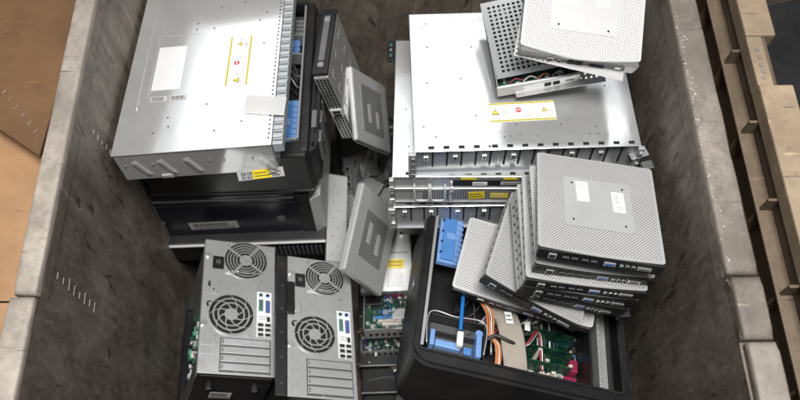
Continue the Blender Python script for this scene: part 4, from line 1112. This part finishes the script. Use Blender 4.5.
o = one('perforated_cover', t, open_sheet(w, l * .93, .0016, .0037, .0105, lambda u, v: .05 < u < .96 and .03 < v < .97, steel)); o.location = (0, l * .05, h - .002); o.rotation_euler = (0, 0, .03)
pcb_part(t, -w / 2 + .004, w / 2 - .004, -l / 2 + .003, l * .45, .010, 21, 1.3, 70)
one('wires', t, lambda b: [b.tube([(-.06 + k * .03, -l * .47, .026), (-.045 + k * .03, -l * .44, .031), (-.03 + k * .028, -l * .46, .026)], .0014, (magenta, cream, orange, steel)[k]) for k in range(4)])

w, l, h = dims('topplate')
def pl(b):
    open_sheet(w, l, .0018, .0030, .0105, lambda u, v: u < .34 and .03 < v < .9, grey_lt)(b)
t = props(one('cover_plate', None, pl), 'loose pale grey cover plate sticking out under the top right thin client', 'metal plate')
p = POSE['topplate']; t.matrix_world = Matrix.Translation(p['loc']) @ Matrix(p['rot']).to_4x4()

thin_client('top1', 'pale perforated thin client on top of the pile at the upper right', 'pale', labels=((-.028, .02, .024, .052, 0), (.035, .025, .024, .052, 0)))

# ---------------------------------------------------------------- right stack of thin clients
thin_client('k1', 'topmost of the right stack of thin clients, with two white stickers', 'grey', labels=((-.030, .028, .024, .052, .04), (.040, .012, .024, .052, .04)))
for k, s in (('k2', 'second from the top of'), ('k3', 'third from the top of'), ('k4', 'fourth from the top of'), ('k5', 'lowest of')):
    thin_client(k, s + ' the right stack of thin clients')
thin_client('u1', 'largest perforated thin client lying across the open black tower case', 'grey')
thin_client('u2', 'perforated thin client on the open tower with its black port side facing forward', 'grey')

# ---------------------------------------------------------------- big open tower
w, l, h = dims('bigcase')
t = thing('open_tower', 'big open black tower computer with wires and blue clips in the lower right', 'computer tower', 'bigcase')
def shell(b):
    b.poly(rrect(w + .03, l + .05, .03), 0, .006, black, .002)
    b.ring(rrect(w + .046, l + .07, .045), rrect(w + .012, l + .012, .008), .0062, h - .012, black)
    b.ring(rrect(w + .034, l + .056, .04), rrect(w + .012, l + .012, .008), h - .0118, h - .003, black)
one('shell', t, shell)
one('inner_frame', t, lambda b: (b.ring(rrect(w + .011, l + .011, .008), rrect(w + .001, l + .001, .004), .0062, h, black_steel)))
one('edge_strip', t, lambda b: (b.box(-w / 2 - .005, -w / 2 + .002, -l / 2 + .004, l / 2, h + .0005, h + .003, steel_mid, .001)))
one('edge_strip', t, lambda b: (b.box(-w / 2 + .004, w / 2, l / 2 - .001, l / 2 + .004, h + .0005, h + .003, steel_mid, .001)))
one('floor_pan', t, lambda b: b.box(-w / 2 + .001, w / 2 - .001, -l / 2 + .001, l / 2 - .001, .0062, .008, steel_dark))
def dim_logo(b):
    b.M = Matrix.Translation((-w / 2 - .0235, .02, h * .5)) @ Matrix.Rotation(-PI / 2, 4, 'Y')
    b.cyl((0, 0, 0), .014, .002, grey_dk, seg=28); b.cyl((0, 0, .0012), .011, .0006, grey_pl, seg=28); b.cyl((0, 0, .0016), .008, .0006, grey_dk, seg=28)
one('round_badge', t, dim_logo)
one('blue_clip', t, clip(-.203, -.150, .045, .195, h - .012, 3))
def drive(b):
    b.box(-.20, -.085, -.178, -.105, .03, h - .035, steel_dark, .002)
    b.box(-.20, -.085, -.105, -.102, .03, h - .006, black_steel, .001); b.box(-.205, -.20, -.18, -.1, .03, h - .01, black_steel, .001); b.box(-.085, -.081, -.18, -.1, .03, h - .01, black_steel, .001); b.tube([(-.205, -.178, h - .006), (-.2045, -.103, h - .004), (-.15, -.102, h - .003), (-.084, -.103, h - .004), (-.083, -.178, h - .006)], .0016, steel_mid)
    b.box(-.19, -.095, -.14, -.135, h - .035, h - .02, black)
dc = one('drive_cage', t, drive)
def dclip(b):
    b.box(-.185, -.130, -.172, -.155, h - .034, h - .018, blue_lt, .003); b.box(-.198, -.188, -.178, -.14, h - .034, h - .008, blue_lt, .002)
    b.box(-.100, -.088, -.185, -.13, h - .034, h - .006, blue_lt, .002); b.cyl((-.094, -.125, h - .02), .008, .02, blue_lt, seg=16); b.box(-.122, -.104, -.172, -.155, h - .034, h - .026, blue, .002)
one('blue_clip', dc, dclip)
one('blue_cable', t, lambda b: (b.tube([(-.142, .04, h - .03), (-.139, -.04, h + .002), (-.138, -.09, h + .002), (-.136, -.13, h - .006)], .0045, blue_cable), b.box(-.142, -.129, -.170, -.135, h - .014, h - .002, white, .002)))
def ow(b):
    rnd = random.Random(6)
    for k in range(4): b.tube([(-.125 + k * .004, .02, h - .05), (-.108 + k * .005, -.03, h - .012), (-.082 + k * .005, -.07, h - .008), (-.072 + k * .004, -.115, h - .02), (-.050 + k * .004, -.13, h - .035), (-.045 + k * .003, -.18, h - .05)], .0017, (orange, orange, cream, orange)[k])
one('orange_wires', t, ow)
def bw(b):
    rnd = random.Random(16)
    for k in range(26):
        x = rnd.uniform(-.19, .02); y = rnd.uniform(-.11, .0)
        b.tube([(x, y, h - .09), (x + .03, y - .02, h - .03 - rnd.random() * .02), (x + .06, y + .02, h - .04), (x + .08, y - .05, h - .08)], rnd.uniform(.0014, .003), rnd.choice((ink, ink, ink, ink, steel_mid, grey_dk, wire_red, wire_red)))
    b.tube([(-.075, -.135, h - .01), (-.06, -.125, h - .004), (-.03, -.13, h - .006), (-.01, -.125, h - .02)], .004, ink)
one('black_wires', t, bw)
def rib(b):
    t2 = bmesh.new(); n = 14; rows = []
    for i in range(n + 1):
        u = i / n; x = -.048 + .05 * u * 1.0; y = -.03 - .172 * u; z = h - .02 + .022 * math.sin(PI * min(1, u * 1.1)) - .02 * u
        rows.append([t2.verts.new((x + d, y + .010 * d / .024, z)) for d in (-.025, -.012, 0, .012, .025)])
    for a, c in zip(rows, rows[1:]):
        for k in range(4): t2.faces.new((a[k], a[k + 1], c[k + 1], c[k]))
    bmesh.ops.solidify(t2, geom=t2.faces[:], thickness=.0015); b._add(t2, cream, True)
rb = one('ribbon_cable', t, rib)
sticker(rb, -.034, -.075, h - .0, .016, .030, .2, 'few')
pcb_part(t, -.02, .165, -.188, -.02, .065, 31, 1.6, 150)
one('drive_bay', t, lambda b: (b.box(-.205, -.04, -.09, .19, .01, .075, black_steel, .003), b.box(-.14, -.05, -.09, -.02, .076, .11, black, .004)))  # black blocks added to darken the left side of the interior
def cards(b):
    for k, y in enumerate((-.06, -.095, -.125)):
        b.box(.01, .13, y - .001, y + .001, .068, h - .035 - .012 * k, pcb_m); b.box(.0, .14, y + .0015, y + .007, .068, h - .055 - .01 * k, black_steel, .001)
    b.box(.130, .148, -.125, -.095, .035, h - .07, magenta, .002); b.box(.12, .150, -.16, -.13, .035, h - .085, magenta, .002); b.box(.155, .16, -.18, .05, .01, h - .02, black_steel)
    b.cyl((.06, -.15, .06), .014, .02, steel_mid, seg=20); b.cyl((.10, -.165, .055), .006, .02, steel, seg=14)
    rnd = random.Random(77)
    for k in range(30):
        x = rnd.uniform(0, .125); y = rnd.uniform(-.18, -.02); s = rnd.uniform(.004, .012)
        b.box(x, x + s, y, y + s * .6, .07, .075 + rnd.uniform(.01, .05), rnd.choice((pcb_m, pcb_m, ink, cream, steel_mid)))
one('expansion_cards', t, cards)
def rail(b):
    b.box(.168, .174, -.19, .12, .012, h - .006, steel_mid, .001); b.box(.174, .196, -.19, .12, h - .03, h - .026, steel_mid, .0008); b.box(.196, .2, -.19, .12, .02, h - .008, black_steel)
    for k in range(18): b.box(.170, .1745, -.18 + k * .016, -.173 + k * .016, h - .006, h - .004, steel)
one('metal_rail', t, rail)
one('white_tag', t, lambda b: b.box(.012, .024, -.075, -.05, h - .03, h - .0295, white))

# loose black cable loop hanging beside the stack
props(one('power_cable', None, lambda b: (b.tube([(.44, .60, .50), (.475, .585, .49), (.492, .55, .46), (.490, .51, .44), (.472, .495, .43), (.468, .53, .44), (.462, .56, .45), (.44, .57, .44)], .0075, black), b.box(.462, .492, .488, .502, .425, .447, black, .003))), 'short black cable loop hanging between the thin client stack and the right wall', 'cable')
props(one('bent_bracket', None, lambda b: (b.box(-.02, .02, -.008, .008, 0, .0015, steel, 0, T(.515, .80, .585, .3)), b.cyl((.50, .81, .59), .006, .012, steel_mid), b.box(-.012, .012, -.01, .01, 0, .012, steel_dark, .002, T(.53, .775, .575, .2)))), 'small bent silver bracket at the near right corner of the top rack server', 'bracket')

# loose leads lying in the gaps
def lead(label, pts, r, m, plug=None):
    def f(b):
        b.tube(pts, r, m)
        if plug:
            x, y, z = plug; b.box(x - .009, x + .009, y - .016, y + .016, z - .007, z + .007, m, .003); b.box(x - .006, x + .006, y - .022, y - .0162, z - .004, z + .004, steel_mid)
    return props(one('loose_cable', None, f), label, 'cable', 'loose cables in the gaps')
lead('thin black cable snaking down the far gap behind the leaning units', [(-.12, 1.40, -.10), (-.05, 1.34, -.11), (.0, 1.28, -.06), (-.01, 1.20, -.08), (.04, 1.12, -.09), (.02, 1.02, -.06), (.05, .95, -.02)], .004, black, (.05, .94, -.02))
def crumbs(b):
    rnd = random.Random(41)
    for k in range(60):
        x, y = rnd.choice(((rnd.uniform(-.12, .05), rnd.uniform(.5, .72)), (rnd.uniform(-.18, .05), rnd.uniform(1.05, 1.42))))
        z = -.10 if y < .8 else -.118
        s_ = rnd.uniform(.002, .007)
        b.box(-s_, s_, -s_ * .5, s_ * .5, 0, s_ * .5, rnd.choice((steel_mid, ink, pcb_m, black, grey_pl, card_dk)), 0, T(x, y, z, rnd.uniform(0, 3)))
props(one('debris', None, crumbs), 'small broken bits scattered in the gaps between the machines', 'debris', kind='stuff')
lead('black lead curled on the bin floor beside the left wall', [(-.56, .70, -.1), (-.55, .60, -.16), (-.57, .50, -.2), (-.55, .42, -.24), (-.57, .34, -.28)], .004, black)

def housing(label, M, w, l, h, seed):
    t = thing('drive_housing', label, 'drive housing', M=M, group='perforated drive housings in the gaps')
    one('frame', t, lambda b: (b.box(-w / 2, w / 2, -l / 2, l / 2, 0, h - .002, steel_dark, .001), b.box(-w / 2 - .001, -w / 2 + .004, -l / 2 - .001, l / 2, h - .002, h + .001, steel_mid), b.box(w / 2 - .004, w / 2 + .001, -l / 2 - .001, l / 2, h - .002, h + .001, steel_mid)))
    rnd = random.Random(seed)
    one('punched_top', t, lambda b: b.box(-w / 2 + .0045, w / 2 - .0045, -l / 2, l / 2, h - .0018, h, punch))
    one('connector', t, lambda b: (b.box(-w * .3, w * .1, -l / 2 - .006, -l / 2 - .0001, h * .2, h * .6, ink, .001), b.box(w * .15, w * .4, -l / 2 - .005, -l / 2 - .0001, h * .2, h * .7, cream, .001)))
    return t
housing('small punched steel drive housing at the back of the middle gap', T(-.02, .97, -.075, .35), .105, .15, .03, 1)
housing('punched steel drive housing lying in the dark gap behind the leaning panel', T(-.115, 1.0, -.04, -.5), .10, .15, .03, 2)
